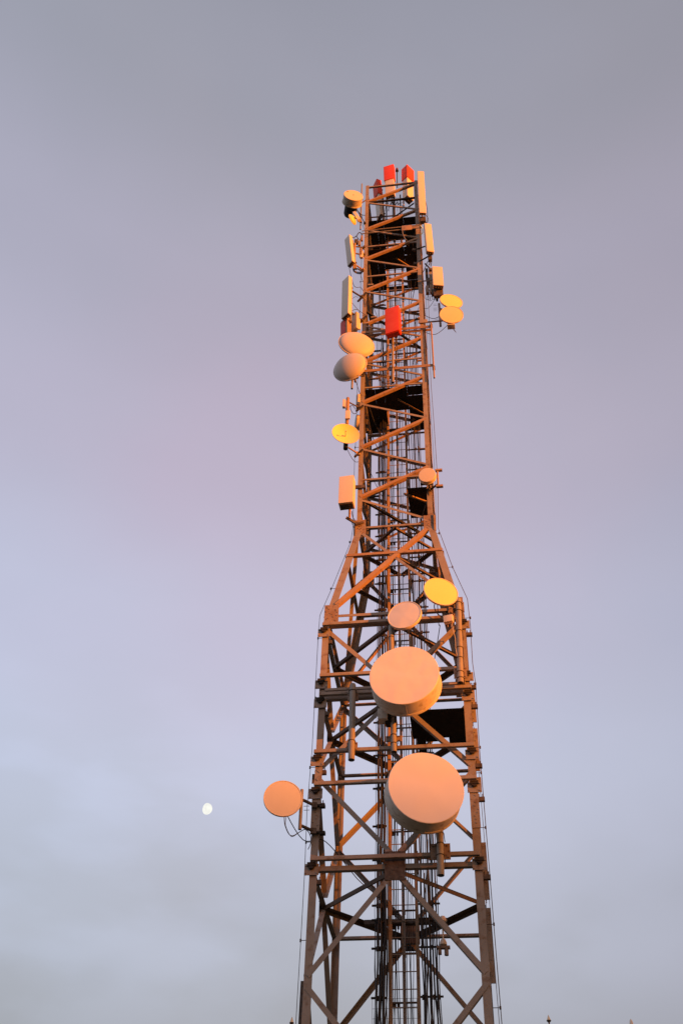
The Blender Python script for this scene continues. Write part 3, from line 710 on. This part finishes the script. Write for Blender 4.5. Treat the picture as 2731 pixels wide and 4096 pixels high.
# big plain box at the left above the waist
t, H = panel('large plain cream box antenna at the left, just above the waist', 1389, 1918, 1386, 2024, -1.45, .42, .30, -13, bev=.006, pipe_=False, brackets=False, name='box_antenna', cat='antenna')
Mi = t.matrix_world.inverted() @ TM
a, b = L(1399, 2030, v=-1.3), L(1399, 2075, v=-1.3)
build('mast_stub', MB().tube([(a.x, a.y, a.z+.3), (a.x, a.y, b.z)], .035, 12).xf(Mi), HEAVY, t)
build('mount_arm', MB().bar(L(1384, 2070, v=-1.3), L(1432, 2098, v=-1.15), .07, .05).bar(L(1420, 2096, v=-1.2), L(1452, 2090, v=-1.12), .06, .05).xf(Mi), BRKT, t)
build('mount_arm', MB().abox(-1.25, -.85, -1.15, -1.10, L(1440, 1950, v=-1.1).z-.06, L(1440, 1950, v=-1.1).z+.06).xf(Mi), BRKT, t)
cord(t, [L(1407, 2045, v=-1.3), L(1410, 2065, v=-1.25), L(1418, 2082, v=-1.2)], .012)
# red box in the middle
t, H = panel('bright red box antenna hanging in the middle of the tower front', 1570, 1240, 1573, 1338, -1.5, .50, .24, -24, m=RED, bev=.022, name='red_antenna', cat='antenna', pipe_=False, cap=DRED)
# red-capped antennas on top
def capped(label, xt, yt, xb, yb, v, w, d, yaw, fr, m=CREAM, tilt=0):
    t, H = panel(label, xt, yt, xb, yb, v, w, d, yaw, m=m, bev=.015, tilt=tilt)
    build('red_cap', MB().abox(-w/2-.035, w/2+.035, -d/2-.035, d/2+.04, H*(1-fr), H+.03), RED, t, bevel=.03, segs=3)
    return t
capped('largest red-topped cream antenna rising from the centre of the tower top', 1556, 672, 1561, 787, -.1, .40, .17, -20, .48)
capped('red-topped cream antenna turned right, beside the tall panel at the tower top', 1630, 682, 1632, 800, -.1, .38, .28, 42, .40)
t = capped('small dark red-topped antenna at the left of the tower top cluster', 1507, 735, 1520, 870, .55, .36, .16, -68, .42)
# obstruction lamp
p = L(1587, 678, v=.5)
t = thing('obstruction_lamp', 'tiny dark red warning lamp behind the largest red-topped antenna', 'lamp', TM @ Matrix.Translation((p.x, p.y, p.z-.1)))
build('lamp_glass', MB().lathe([(.001, .22), (.045, .20), (.06, .14), (.06, .04), (.05, .0)], 20, 'z'), LAMPR, t)
build('lamp_base', MB().lathe([(.05, .0), (.07, -.01), (.07, -.05), (.02, -.07), (.02, -1.6)], 20, 'z', cap1=True), DARK, t)
# masts and cross struts that hold the top cluster
for i, (x0, y0, x1, y1, vv, r_) in enumerate(((1575, 790, 1578, 870, 0.1, .05), (1545, 760, 1550, 868, .3, .028), (1600, 780, 1602, 868, .3, .028), (1531, 780, 1533, 860, .5, .035))):
    a, b = L(x0, y0, v=vv), L(x1, y1, v=vv); build('mast', MB().tube([(a.x, vv, a.z), (a.x, vv, 38.75)], r_, 12), DARK, tower)
build('tie_bar', MB().angle((-.9, -.9, 39.1), (.2, .3, 41.2), (0, -1, 0), .05, .008), DARK, tower)
build('tie_bar', MB().angle((.9, -.9, 39.9), (-.1, .4, 41.2), (0, -1, 0), .05, .008), DARK, tower)
build('tie_bar', MB().angle((-.95, .4, 39.4), (.95, .4, 39.4), (0, -1, 0), .06, .008), DARK, tower)
tang = MB()
for k in range(9):
    x = 1530+k*9; z0 = 39.9
    P = [L(x, 790, v=.1), L(x+random.uniform(-8, 8), 808, v=.1), L(x+random.uniform(-14, 14), 820, v=.2), L(x+random.uniform(-8, 14), 806, v=.2), L(x+random.uniform(-8, 8), 845, v=.3)]
    tang.tube(P, .010, 6)
build('jumper_leads', tang, CABLE, tower)
# two pipes across the front near the top with a box frame
pa, pb = L(1447, 930, v=-1.25), L(1688, 903, v=-1.25); zz = (pa.z+pb.z)/2
t = thing('cross_pipes', 'pair of thin horizontal pipes with a small frame across the tower near its top', 'pipe frame', TM @ Matrix.Translation((pa.x, -1.25, zz)))
Lx = pb.x-pa.x
build('pipe', MB().tube([(0, 0, .09), (Lx, 0, .09)], .02, 10), STEEL, t); build('pipe', MB().tube([(0, .03, -.06), (Lx, .03, -.06)], .02, 10), PIPE, t)
build('frame_plate', MB().abox(Lx*.66, Lx*.83, -.03, -.01, -.22, .12).abox(Lx*.66, Lx*.9, .05, .07, -.02, .14), HEAVY, t, bevel=.005)
build('lead', MB().tube([(Lx*.67, -.02, -.2), (Lx*.68, -.02, -.5), (Lx*.71, 0, -.8), (Lx*.74, 0, -.95)], .014, 7), PIPE, t)
build('lead', MB().tube([(Lx*.97, 0, .05), (Lx*1.0, -.02, -.2), (Lx*1.0, 0, -.5), (Lx*.96, 0, -.7)], .018, 7), YELL, t)
# small dish facing away at top left
t = thing('dish_antenna', 'small orange dish seen from behind below the top-left drum antenna', 'dish antenna', dish_frame(1408, 879, -1.45, -128, 0))
build('reflector', MB().lathe([(.235, 0), (.225, .03), (.18, .07), (.12, .10), (.05, .12), (.05, .2)], 48, cap1=True), YELL, t)
build('radome', MB().lathe([(.0001, -.01), (.235, 0)], 48), CREAM, t)
Mi = t.matrix_world.inverted() @ TM
c = L(1426, 862, v=-1.3); build('radio_unit', MB().bar(L(1416, 852, v=-1.3), L(1437, 882, v=-1.3), .13, .14).xf(Mi), CREAM, t, bevel=.012)
arm(t, L(1420, 870, v=-1.3), L(1441, 885, v=-1.05), .025, HEAVY)
arm(t, L(1425, 835, v=-1.2), L(1460, 895, v=-1.05), .018, DARK)
# white junction box on the right pole under the yellow dish
c = L(1795, 2482, v=-2.1)
t = thing('junction_box', 'small white junction box with hanging leads under the yellow dish', 'box', TM @ Matrix.Translation((c.x, -2.1, c.z-.1)) @ Matrix.Rotation(R(-14), 4, 'Z'))
build('case', MB().abox(-.115, .115, -.1, .09, 0, .20), CREAM, t, bevel=.012)
build('connector', MB().abox(-.09, .08, -.06, .05, -.05, -.001).tube([(-.03, -.03, -.04), (-.03, -.03, -.12)], .014, 8).tube([(.05, -.03, -.04), (.055, -.03, -.16)], .016, 8), GUSS, t)
build('lead', MB().tube([(.08, -.04, -.05), (.11, -.05, -.3), (.14, -.05, -.5), (.13, -.03, -.8), (.15, -.02, -1.0)], .006, 6), CREAM, t)
# little rod aerials inside the tower
for i, (x, y, v) in enumerate(((1530, 1508, -.6), (1560, 1535, -.9), (1575, 1520, -.4))):
    p = L(x, y, v=v)
    t = thing('rod_aerial', ('comb-shaped rod aerial pointing left inside the tower above the main deck', 'rod aerial with close cross rods resting just above the main deck edge', 'small rod aerial right of the other rod aerials above the main deck')[i], 'aerial', TM @ Matrix.Translation(p) @ Matrix.Rotation(R((0, 12, -8)[i]), 4, 'Z'))
    build('boom', MB().tube([(-.25, 0, 0), (.28, 0, 0)], .010, 8), STEEL, t)
    el = MB()
    for k in range(7): el.tube([(-.22+k*.07, -.14 if i else -.01, .0 if i else -.14), (-.22+k*.07, .14 if i else .01, .0 if i else .14)], .005, 5)
    build('elements', el, STEEL, t)

# dropped lamp fittings low on the right
for i, (x, y) in enumerate(((1770, 3683), (1772, 3776))):
    c = L(x, y, v=.2)
    t = thing('work_lamp', ('small orange lamp head above the low cross beam', 'small orange lamp with a wide rim under the low cross beam')[i], 'lamp', TM @ Matrix.Translation((c.x, .2, c.z)))
    build('lamp_head', MB().lathe([(.001, .10), (.05, .09), (.075, .03), (.08, -.02), (.03, -.04)], 24, 'z', cap1=True), CREAM, t)
    build('stem', MB().tube([(0, 0, -.04), (0, 0, -.3)] if i == 0 else [(0, 0, .1), (0, 0, .45)], .015, 8), CREAM, t)
    if i: build('tray', MB().abox(-.14, .14, -.05, .05, -.10, -.05).tube([(-.08, 0, -.1), (-.08, 0, -.22)], .04, 10).tube([(.06, 0, -.1), (.06, 0, -.24)], .045, 10), GUSS, t, bevel=.005)

# leads that run from the antennas into the tower and down beside the ladder
for o in [q for q in COL.objects if q.type == 'EMPTY' and q.get('category') in ('panel antenna', 'antenna', 'dish antenna')]:
    p = TI @ o.matrix_world.translation
    back = TI @ (o.matrix_world @ Vector((0, .35, 0)))
    side = -1 if p.x < .2 else 1
    e = hw(p.z); zb = min(p.z, 39.5)
    u = UL+side*(LW+.10+random.uniform(0, .25)); vv = .3+random.uniform(-.1, .1)
    mid = Vector((max(-e*.9, min(e*.9, back.x)), -e*.82, zb-random.uniform(.25, .6)))
    pts = [back, Vector(((back.x+mid.x)/2, (back.y+mid.y)/2, min(back.z, mid.z)-random.uniform(.05, .25))), mid,
           Vector(((mid.x+u)/2, -.1, mid.z-random.uniform(.1, .5))), Vector((u, vv, mid.z-random.uniform(.5, .9))), Vector((u+random.uniform(-.03, .03), vv+.04, mid.z-2.0)), Vector((u, vv+.05, mid.z-4.2))]
    cord(o, pts, random.choice((.008, .010, .013)))
# small stub brackets and short rails left on the upper shaft
for k in range(14):
    z = 40.2-k*1.28; q = (-1, 1)[k % 2]; f = random.uniform(.3, .8)
    x0 = q*(A1-.02); x1 = q*(A1-.28-random.uniform(0, .2)); y0 = .9-(k % 3)*.35
    build('stub_bracket', MB().bar((x0, y0, z), (x1, y0, z), .05, .05, (0, 0, 1)).bar((x1, y0, z-.14), (x1, y0, z+.14), .03, .03), (DARK, HEAVY, BRKT)[k % 3], tower, smooth=False)

# ------------------------------------------------------------------ conductor wires on stand-offs
def wire(label, pts, so, r, sgn):
    P = []
    for (x, y, v) in pts: P.append(L(x, y, v=v))
    base = P[-1]
    t = thing('conductor_wire', label, 'wire', TM @ Matrix.Translation(base))
    build('wire', MB().tube([p-base for p in P], r, 6), WIRE, t)
    for (x, y, v) in so:
        p = L(x, y, v=v)-base
        build('standoff', MB().tube([p, p+Vector((sgn*.15, .0, 0))], .007, 6).tube([p+Vector((0, 0, -.03)), p+Vector((0, 0, .03))], .018, 8), WIRE, t)
vw = lambda y: -.95 if y < 2110 else (-1.6 if y > 2470 else -.95-.65*(y-2110)/360)
LP = [(1450, 930), (1447, 1000), (1443, 1100), (1441, 1200), (1437, 1330), (1432, 1450), (1430, 1500), (1428, 1577), (1422, 1768), (1418, 1829), (1415, 1950), (1411, 2114), (1402, 2168), (1326, 2355), (1279, 2462), (1272, 2553), (1248, 2998), (1228, 3235), (1218, 3496), (1203, 3760), (1183, 4096), (1160, 4500)]
wire('thin dark wire on stand-offs running down outside the left legs', [(x, y, vw(y)) for x, y in LP], [(x, y, vw(y)) for x, y in ((1441, 1127), (1420, 1790), (1398, 2168), (1323, 2355), (1272, 2553), (1262, 2792), (1240, 3070), (1224, 3369), (1202, 3762))], .007, 1)
RP = [(1712, 1180), (1716, 1300), (1720, 1450), (1723, 1538), (1735, 1700), (1747, 1883), (1750, 1945), (1752, 2114), (1808, 2266), (1868, 2395), (1880, 2500), (1889, 2653), (1901, 2735), (1917, 2998), (1936, 3235), (1958, 3500), (1974, 3705), (2006, 4096), (2040, 4500)]
wire('outer of two thin wires on stand-offs running down outside the right legs', [(x, y, vw(y)) for x, y in RP], [(x, y, vw(y)) for x, y in ((1755, 2133), (1809, 2268), (1880, 2471), (1901, 2735), (1919, 2989), (1923, 3091), (1941, 3310), (1974, 3697), (2000, 4031))], .008, -1)
wire('inner of two thin wires hanging beside the right legs of the tower', [(x-7-((y > 2800)*3), y, vw(y)-.02) for x, y in RP if y > 2735], [], .006, -1)
wire('slack thin wire hanging at the upper right edge of the tower', [(x-9, y+6, -.9) for x, y in RP if 1150 < y < 2120], [], .006, -1)

# ------------------------------------------------------------------ slim posts whose tips show at the bottom edge
def post(label, x, y, dist, w, h, kind):
    d = ray(x, y); s = dist/d.y; tip = Vector((0, 0, CAMZ))+d*s; k = s/F_PX
    t = thing('tipped_post', label, 'post', Matrix.Translation((tip.x, tip.y, 0)), None)
    r = w*k/2; hh = h*k
    if kind == 0:
        build('cone_tip', MB().lathe([(.001, tip.z), (r*.35, tip.z-hh*.35), (r*.8, tip.z-hh*.85), (r, tip.z-hh)], 24, 'z'), TIPLIT, t)
        build('collar', MB().lathe([(r, tip.z-hh), (r*1.12, tip.z-hh-.004), (r*1.05, tip.z-hh*1.15), (r*.45, tip.z-hh*1.35), (r*.35, tip.z-hh*1.5)], 24, 'z'), BRKT, t)
        build('shaft', MB().tube([(0, 0, 0), (0, 0, tip.z-hh*1.45)], r*.36, 12), HEAVY, t)
    else:
        build('cone_tip', MB().lathe([(.001, tip.z), (r*.5, tip.z-.02), (r*.85, tip.z-.08), (r, tip.z-.2), (r*1.05, tip.z-.4)], 24, 'z'), CREAM, t)
        build('shaft', MB().tube([(0, 0, 0), (0, 0, tip.z-.38)], r*.9, 16), SHROUD, t)
post('slim post with a cone tip at the bottom edge, left of the tower', 1168, 4067, 11, 17, 22, 0)
post('slim post with a cone tip and collar at the bottom edge, right of the tower', 2191, 4059, 11, 17, 21, 0)
post('pale rounded post tip at the bottom edge, rightmost of all the posts', 2520, 4075, 11, 22, 30, 1)

# ------------------------------------------------------------------ moon
d = ray(827, 3235).normalized()
mp = Vector((0, 0, CAMZ))+d*6000
mz = MB(); k = 6000/(F_PX*1.045)
for i in range(1): pass
seg, rings = 40, 20; vs = []; fs = []
for i in range(rings+1):
    th = math.pi*i/rings
    for j in range(seg):
        ph = 2*math.pi*j/seg; x, y, z = math.sin(th)*math.cos(ph), math.sin(th)*math.sin(ph), math.cos(th)
        if x < 0: x *= .72
        vs.append((x*22.5*k, y*17*k, z*22.5*k))
for i in range(rings):
    for j in range(seg):
        j2 = (j+1) % seg; fs.append((i*seg+j, i*seg+j2, (i+1)*seg+j2, (i+1)*seg+j))
mz.add(vs, fs)
mm = bpy.data.materials.new('moon_light'); mm.use_nodes = True; nt = mm.node_tree; nt.nodes.clear()
out = N(nt, 'ShaderNodeOutputMaterial'); em = N(nt, 'ShaderNodeEmission'); tc = N(nt, 'ShaderNodeTexCoord')
no = N(nt, 'ShaderNodeTexNoise'); no.inputs['Scale'].default_value = .05; cr = N(nt, 'ShaderNodeValToRGB')
cr.color_ramp.elements[0].position = .35; cr.color_ramp.elements[1].position = .6
cr.color_ramp.elements[0].color = (.88, .88, .82, 1); cr.color_ramp.elements[1].color = (.98, .98, .90, 1)
nt.links.new(tc.outputs['Object'], no.inputs['Vector']); nt.links.new(no.outputs['Fac'], cr.inputs['Fac']); nt.links.new(cr.outputs['Color'], em.inputs['Color']); nt.links.new(em.outputs[0], out.inputs['Surface'])
EXPO = 0.9
em.inputs['Strength'].default_value = 1.02/2**EXPO
moon = build('moon', mz, mm)
moon.matrix_world = Matrix.Translation(mp) @ Matrix((CR, d, CU)).transposed().to_4x4() @ Matrix.Rotation(R(12), 4, 'Y')
tag(moon, 'small pale gibbous moon in the evening sky left of the tower', 'moon')

# ------------------------------------------------------------------ ground with an unseen ridge towards the sun, added to shade the lower tower
AZ, EL = 53.0, 1.3          # sun: degrees right of the direction back to the camera, elevation
sd = Vector((math.sin(R(AZ))*math.cos(R(EL)), -math.cos(R(AZ))*math.cos(R(EL)), math.sin(R(EL))))
sh = Vector((sd.x, sd.y, 0)).normalized()
vs = []; fs = []; n = 120
def gpos(i): 
    t = (i/(n-1))*2-1; return math.copysign(abs(t)**2.2, t)*6000
for j in range(n):
    for i in range(n):
        x, y = gpos(i), gpos(j); q = Vector((x-XC, y-YC, 0)); s = q.dot(sh); p = q.x*sh.y-q.y*sh.x
        h = 25.6*math.exp(-((s-550)/130)**2)*math.exp(-(p/1000)**2) if s > 0 else 0
        r = math.hypot(x, y-10); h += max(0, min(1, (r-120)/900))*(3*math.sin(x*.004+1)*math.cos(y*.005))*(1 if s < 150 else 0)
        vs.append((x, y, h))
for j in range(n-1):
    for i in range(n-1): fs.append((j*n+i, j*n+i+1, (j+1)*n+i+1, (j+1)*n+i))
gm = mat('dry_grass_ground', (.075, .070, .038), (.045, .050, .025), .95, 0, .35, 12, .35, .65, .6, 6, c3=(.11, .085, .055))
gr = build('ground', MB().add(vs, fs), gm); tag(gr, kind='structure')

# ------------------------------------------------------------------ sky and sun
world = bpy.data.worlds.new('World'); scene.world = world; world.use_nodes = True
nt = world.node_tree; nt.nodes.clear()
out = N(nt, 'ShaderNodeOutputWorld'); bg = N(nt, 'ShaderNodeBackground'); nt.links.new(bg.outputs[0], out.inputs['Surface'])
tc = N(nt, 'ShaderNodeTexCoord'); sep = N(nt, 'ShaderNodeSeparateXYZ'); nt.links.new(tc.outputs['Generated'], sep.inputs[0])
def srgb(r, g, b):
    f = lambda c: ((c/255+.055)/1.055)**2.4 if c > 10 else c/255/12.92
    return (f(r), f(g), f(b), 1)
def math_(op, a, b=None, c=None):
    n = N(nt, 'ShaderNodeMath', operation=op)
    for i, q in enumerate((a, b, c)):
        if q is None: continue
        if isinstance(q, (int, float)): n.inputs[i].default_value = q
        else: nt.links.new(q, n.inputs[i])
    return n.outputs[0]
# gradient over elevation: sine of the elevation
ramp = N(nt, 'ShaderNodeValToRGB'); ramp.color_ramp.interpolation = 'EASE'
els = ramp.color_ramp.elements
stops = [(0.0, (140, 128, 126)), (math.sin(R(17)), (170, 171, 182)), (math.sin(R(22)), (185, 188, 204)), (math.sin(R(30)), (195, 200, 220)), (math.sin(R(38)), (192, 193, 213)), (math.sin(R(47)), (185, 180, 198)), (math.sin(R(57)), (173, 169, 185)), (math.sin(R(66)), (158, 157, 169)), (1.0, (140, 140, 152))]
els[0].position = stops[0][0]; els[0].color = srgb(*stops[0][1]); els[1].position = 1.0; els[1].color = srgb(*stops[-1][1])
for p, c in stops[1:-1]:
    e = els.new(p); e.color = srgb(*c)
nt.links.new(sep.outputs['Z'], ramp.inputs['Fac'])
# soft pink / blue patches of thin high cloud
def noise(scale, detail, sx=(1, 1, 1), lo=.35, hi=.65, loc=(0, 0, 0)):
    mp_ = N(nt, 'ShaderNodeMapping'); mp_.inputs['Scale'].default_value = sx; mp_.inputs['Location'].default_value = loc
    nt.links.new(tc.outputs['Generated'], mp_.inputs['Vector'])
    n = N(nt, 'ShaderNodeTexNoise'); n.inputs['Scale'].default_value = scale; n.inputs['Detail'].default_value = detail; n.inputs['Roughness'].default_value = .45
    nt.links.new(mp_.outputs[0], n.inputs['Vector'])
    mr = N(nt, 'ShaderNodeMapRange'); mr.interpolation_type = 'SMOOTHSTEP'; mr.inputs['From Min'].default_value = lo; mr.inputs['From Max'].default_value = hi
    nt.links.new(n.outputs['Fac'], mr.inputs['Value']); return mr.outputs[0]
def mixc(fac, a, b, bt='MIX'):
    m_ = N(nt, 'ShaderNodeMix'); m_.data_type = 'RGBA'; m_.blend_type = bt
    for key, q in (('Factor', fac), ('A', a), ('B', b)):
        if isinstance(q, (int, float)): m_.inputs[key].default_value = q
        elif isinstance(q, tuple): m_.inputs[key].default_value = q
        else: nt.links.new(q, m_.inputs[key])
    return m_.outputs['Result']
c = ramp.outputs['Color']
pd = N(nt, 'ShaderNodeVectorMath', operation='DOT_PRODUCT'); pd.inputs[1].default_value = (-.05, .70, .71)
nt.links.new(tc.outputs['Generated'], pd.inputs[0])
pinkf = math_('MULTIPLY', math_('ADD', noise(2.6, 3, (1, 1, 1.3), .35, .7, (1.3, .2, .4)), .5), math_('POWER', math_('MAXIMUM', pd.outputs['Value'], 0.0), 22.0))
c = mixc(pinkf, c, mixc(1.0, c, (1.05, .955, .975, 1), 'MULTIPLY'))
lf = N(nt, 'ShaderNodeMapRange'); lf.interpolation_type = 'SMOOTHSTEP'; lf.inputs['From Min'].default_value = .0; lf.inputs['From Max'].default_value = -.35
nt.links.new(sep.outputs['X'], lf.inputs['Value'])
bluef = math_('MAXIMUM', math_('MULTIPLY', noise(3.4, 4, (1, 1, 1), .4, .7, (4.1, 2.2, 3.4)), .6), lf.outputs[0])
c = mixc(bluef, c, mixc(1.0, c, (.95, .99, 1.02, 1), 'MULTIPLY'))
# darker towards the right of the frame and low cloud bank
right = N(nt, 'ShaderNodeMapRange'); right.interpolation_type = 'SMOOTHSTEP'
right.inputs['From Min'].default_value = .02; right.inputs['From Max'].default_value = .5
nt.links.new(sep.outputs['X'], right.inputs['Value'])
c = mixc(math_('MULTIPLY', right.outputs[0], 1.0), c, mixc(1.0, c, (.80, .78, .79, 1), 'MULTIPLY'))
low = N(nt, 'ShaderNodeMapRange'); low.interpolation_type = 'SMOOTHSTEP'; low.inputs['From Min'].default_value = .52; low.inputs['From Max'].default_value = .30
nt.links.new(sep.outputs['Z'], low.inputs['Value'])
cl = math_('MULTIPLY', noise(4.2, 5, (1, 1, 2.0), .42, .62, (.4, .1, 2.0)), low.outputs[0])
c = mixc(math_('MULTIPLY', cl, .8), c, mixc(1.0, c, (.88, .865, .83, 1), 'MULTIPLY'))
ld = N(nt, 'ShaderNodeVectorMath', operation='DOT_PRODUCT'); ld.inputs[1].default_value = ray(300, 3830).normalized()
nt.links.new(tc.outputs['Generated'], ld.inputs[0])
lob = N(nt, 'ShaderNodeMapRange'); lob.interpolation_type = 'SMOOTHSTEP'; lob.inputs['From Min'].default_value = .955; lob.inputs['From Max'].default_value = .997
nt.links.new(ld.outputs['Value'], lob.inputs['Value'])
puff = noise(6.5, 5, (1, 1, 2.6), .36, .60, (2.3, 5.1, 1.0))
c = mixc(math_('MULTIPLY', lob.outputs[0], puff), c, mixc(1.0, c, (.94, .93, .905, 1), 'MULTIPLY'))
c = mixc(math_('MULTIPLY', noise(11, 6, (1, 1, 1.8), .3, .7, (7, 1, 3)), .5), c, mixc(1.0, c, (.965, .972, .968, 1), 'MULTIPLY'))
# physical dusk sky, a small share
sky = N(nt, 'ShaderNodeTexSky'); sky.sky_type = 'NISHITA'; sky.sun_disc = False
sky.sun_elevation = R(EL); sky.sun_rotation = math.atan2(sd.x, sd.y)
ns = mixc(1.0, sky.outputs['Color'], (.05, .05, .05, 1), 'MULTIPLY')
# warm glow around the setting sun
dp = N(nt, 'ShaderNodeVectorMath', operation='DOT_PRODUCT'); dp.inputs[1].default_value = sd
nt.links.new(tc.outputs['Generated'], dp.inputs[0])
gl = math_('POWER', math_('MAXIMUM', dp.outputs['Value'], 0.0), 5.0)
gf = N(nt, 'ShaderNodeMapRange'); gf.interpolation_type = 'SMOOTHSTEP'; gf.inputs['From Min'].default_value = .1; gf.inputs['From Max'].default_value = .95
nt.links.new(dp.outputs['Value'], gf.inputs['Value'])
c = mixc(gf.outputs[0], c, (.68, .29, .10, 1))
glc = mixc(gl, (0, 0, 0, 1), (.5, .20, .05, 1))
c = mixc(1.0, c, glc, 'ADD'); c = mixc(1.0, c, ns, 'ADD')
nt.links.new(c, bg.inputs['Color'])
bg.inputs['Strength'].default_value = 1.0/2**EXPO
sun = bpy.data.lights.new('sun', 'SUN'); sun.energy = 4.6; sun.angle = R(.55); sun.color = (1.0, .255, .022)
so = bpy.data.objects.new('sun', sun); COL.objects.link(so)
so.rotation_euler = (-sd).to_track_quat('-Z', 'Y').to_euler()
scene.view_settings.view_transform = 'Standard'; scene.view_settings.look = 'None'
scene.view_settings.exposure = EXPO; scene.view_settings.gamma = 1.0
scene.render.engine = 'CYCLES'
scene.render.resolution_x = 682; scene.render.resolution_y = 1024
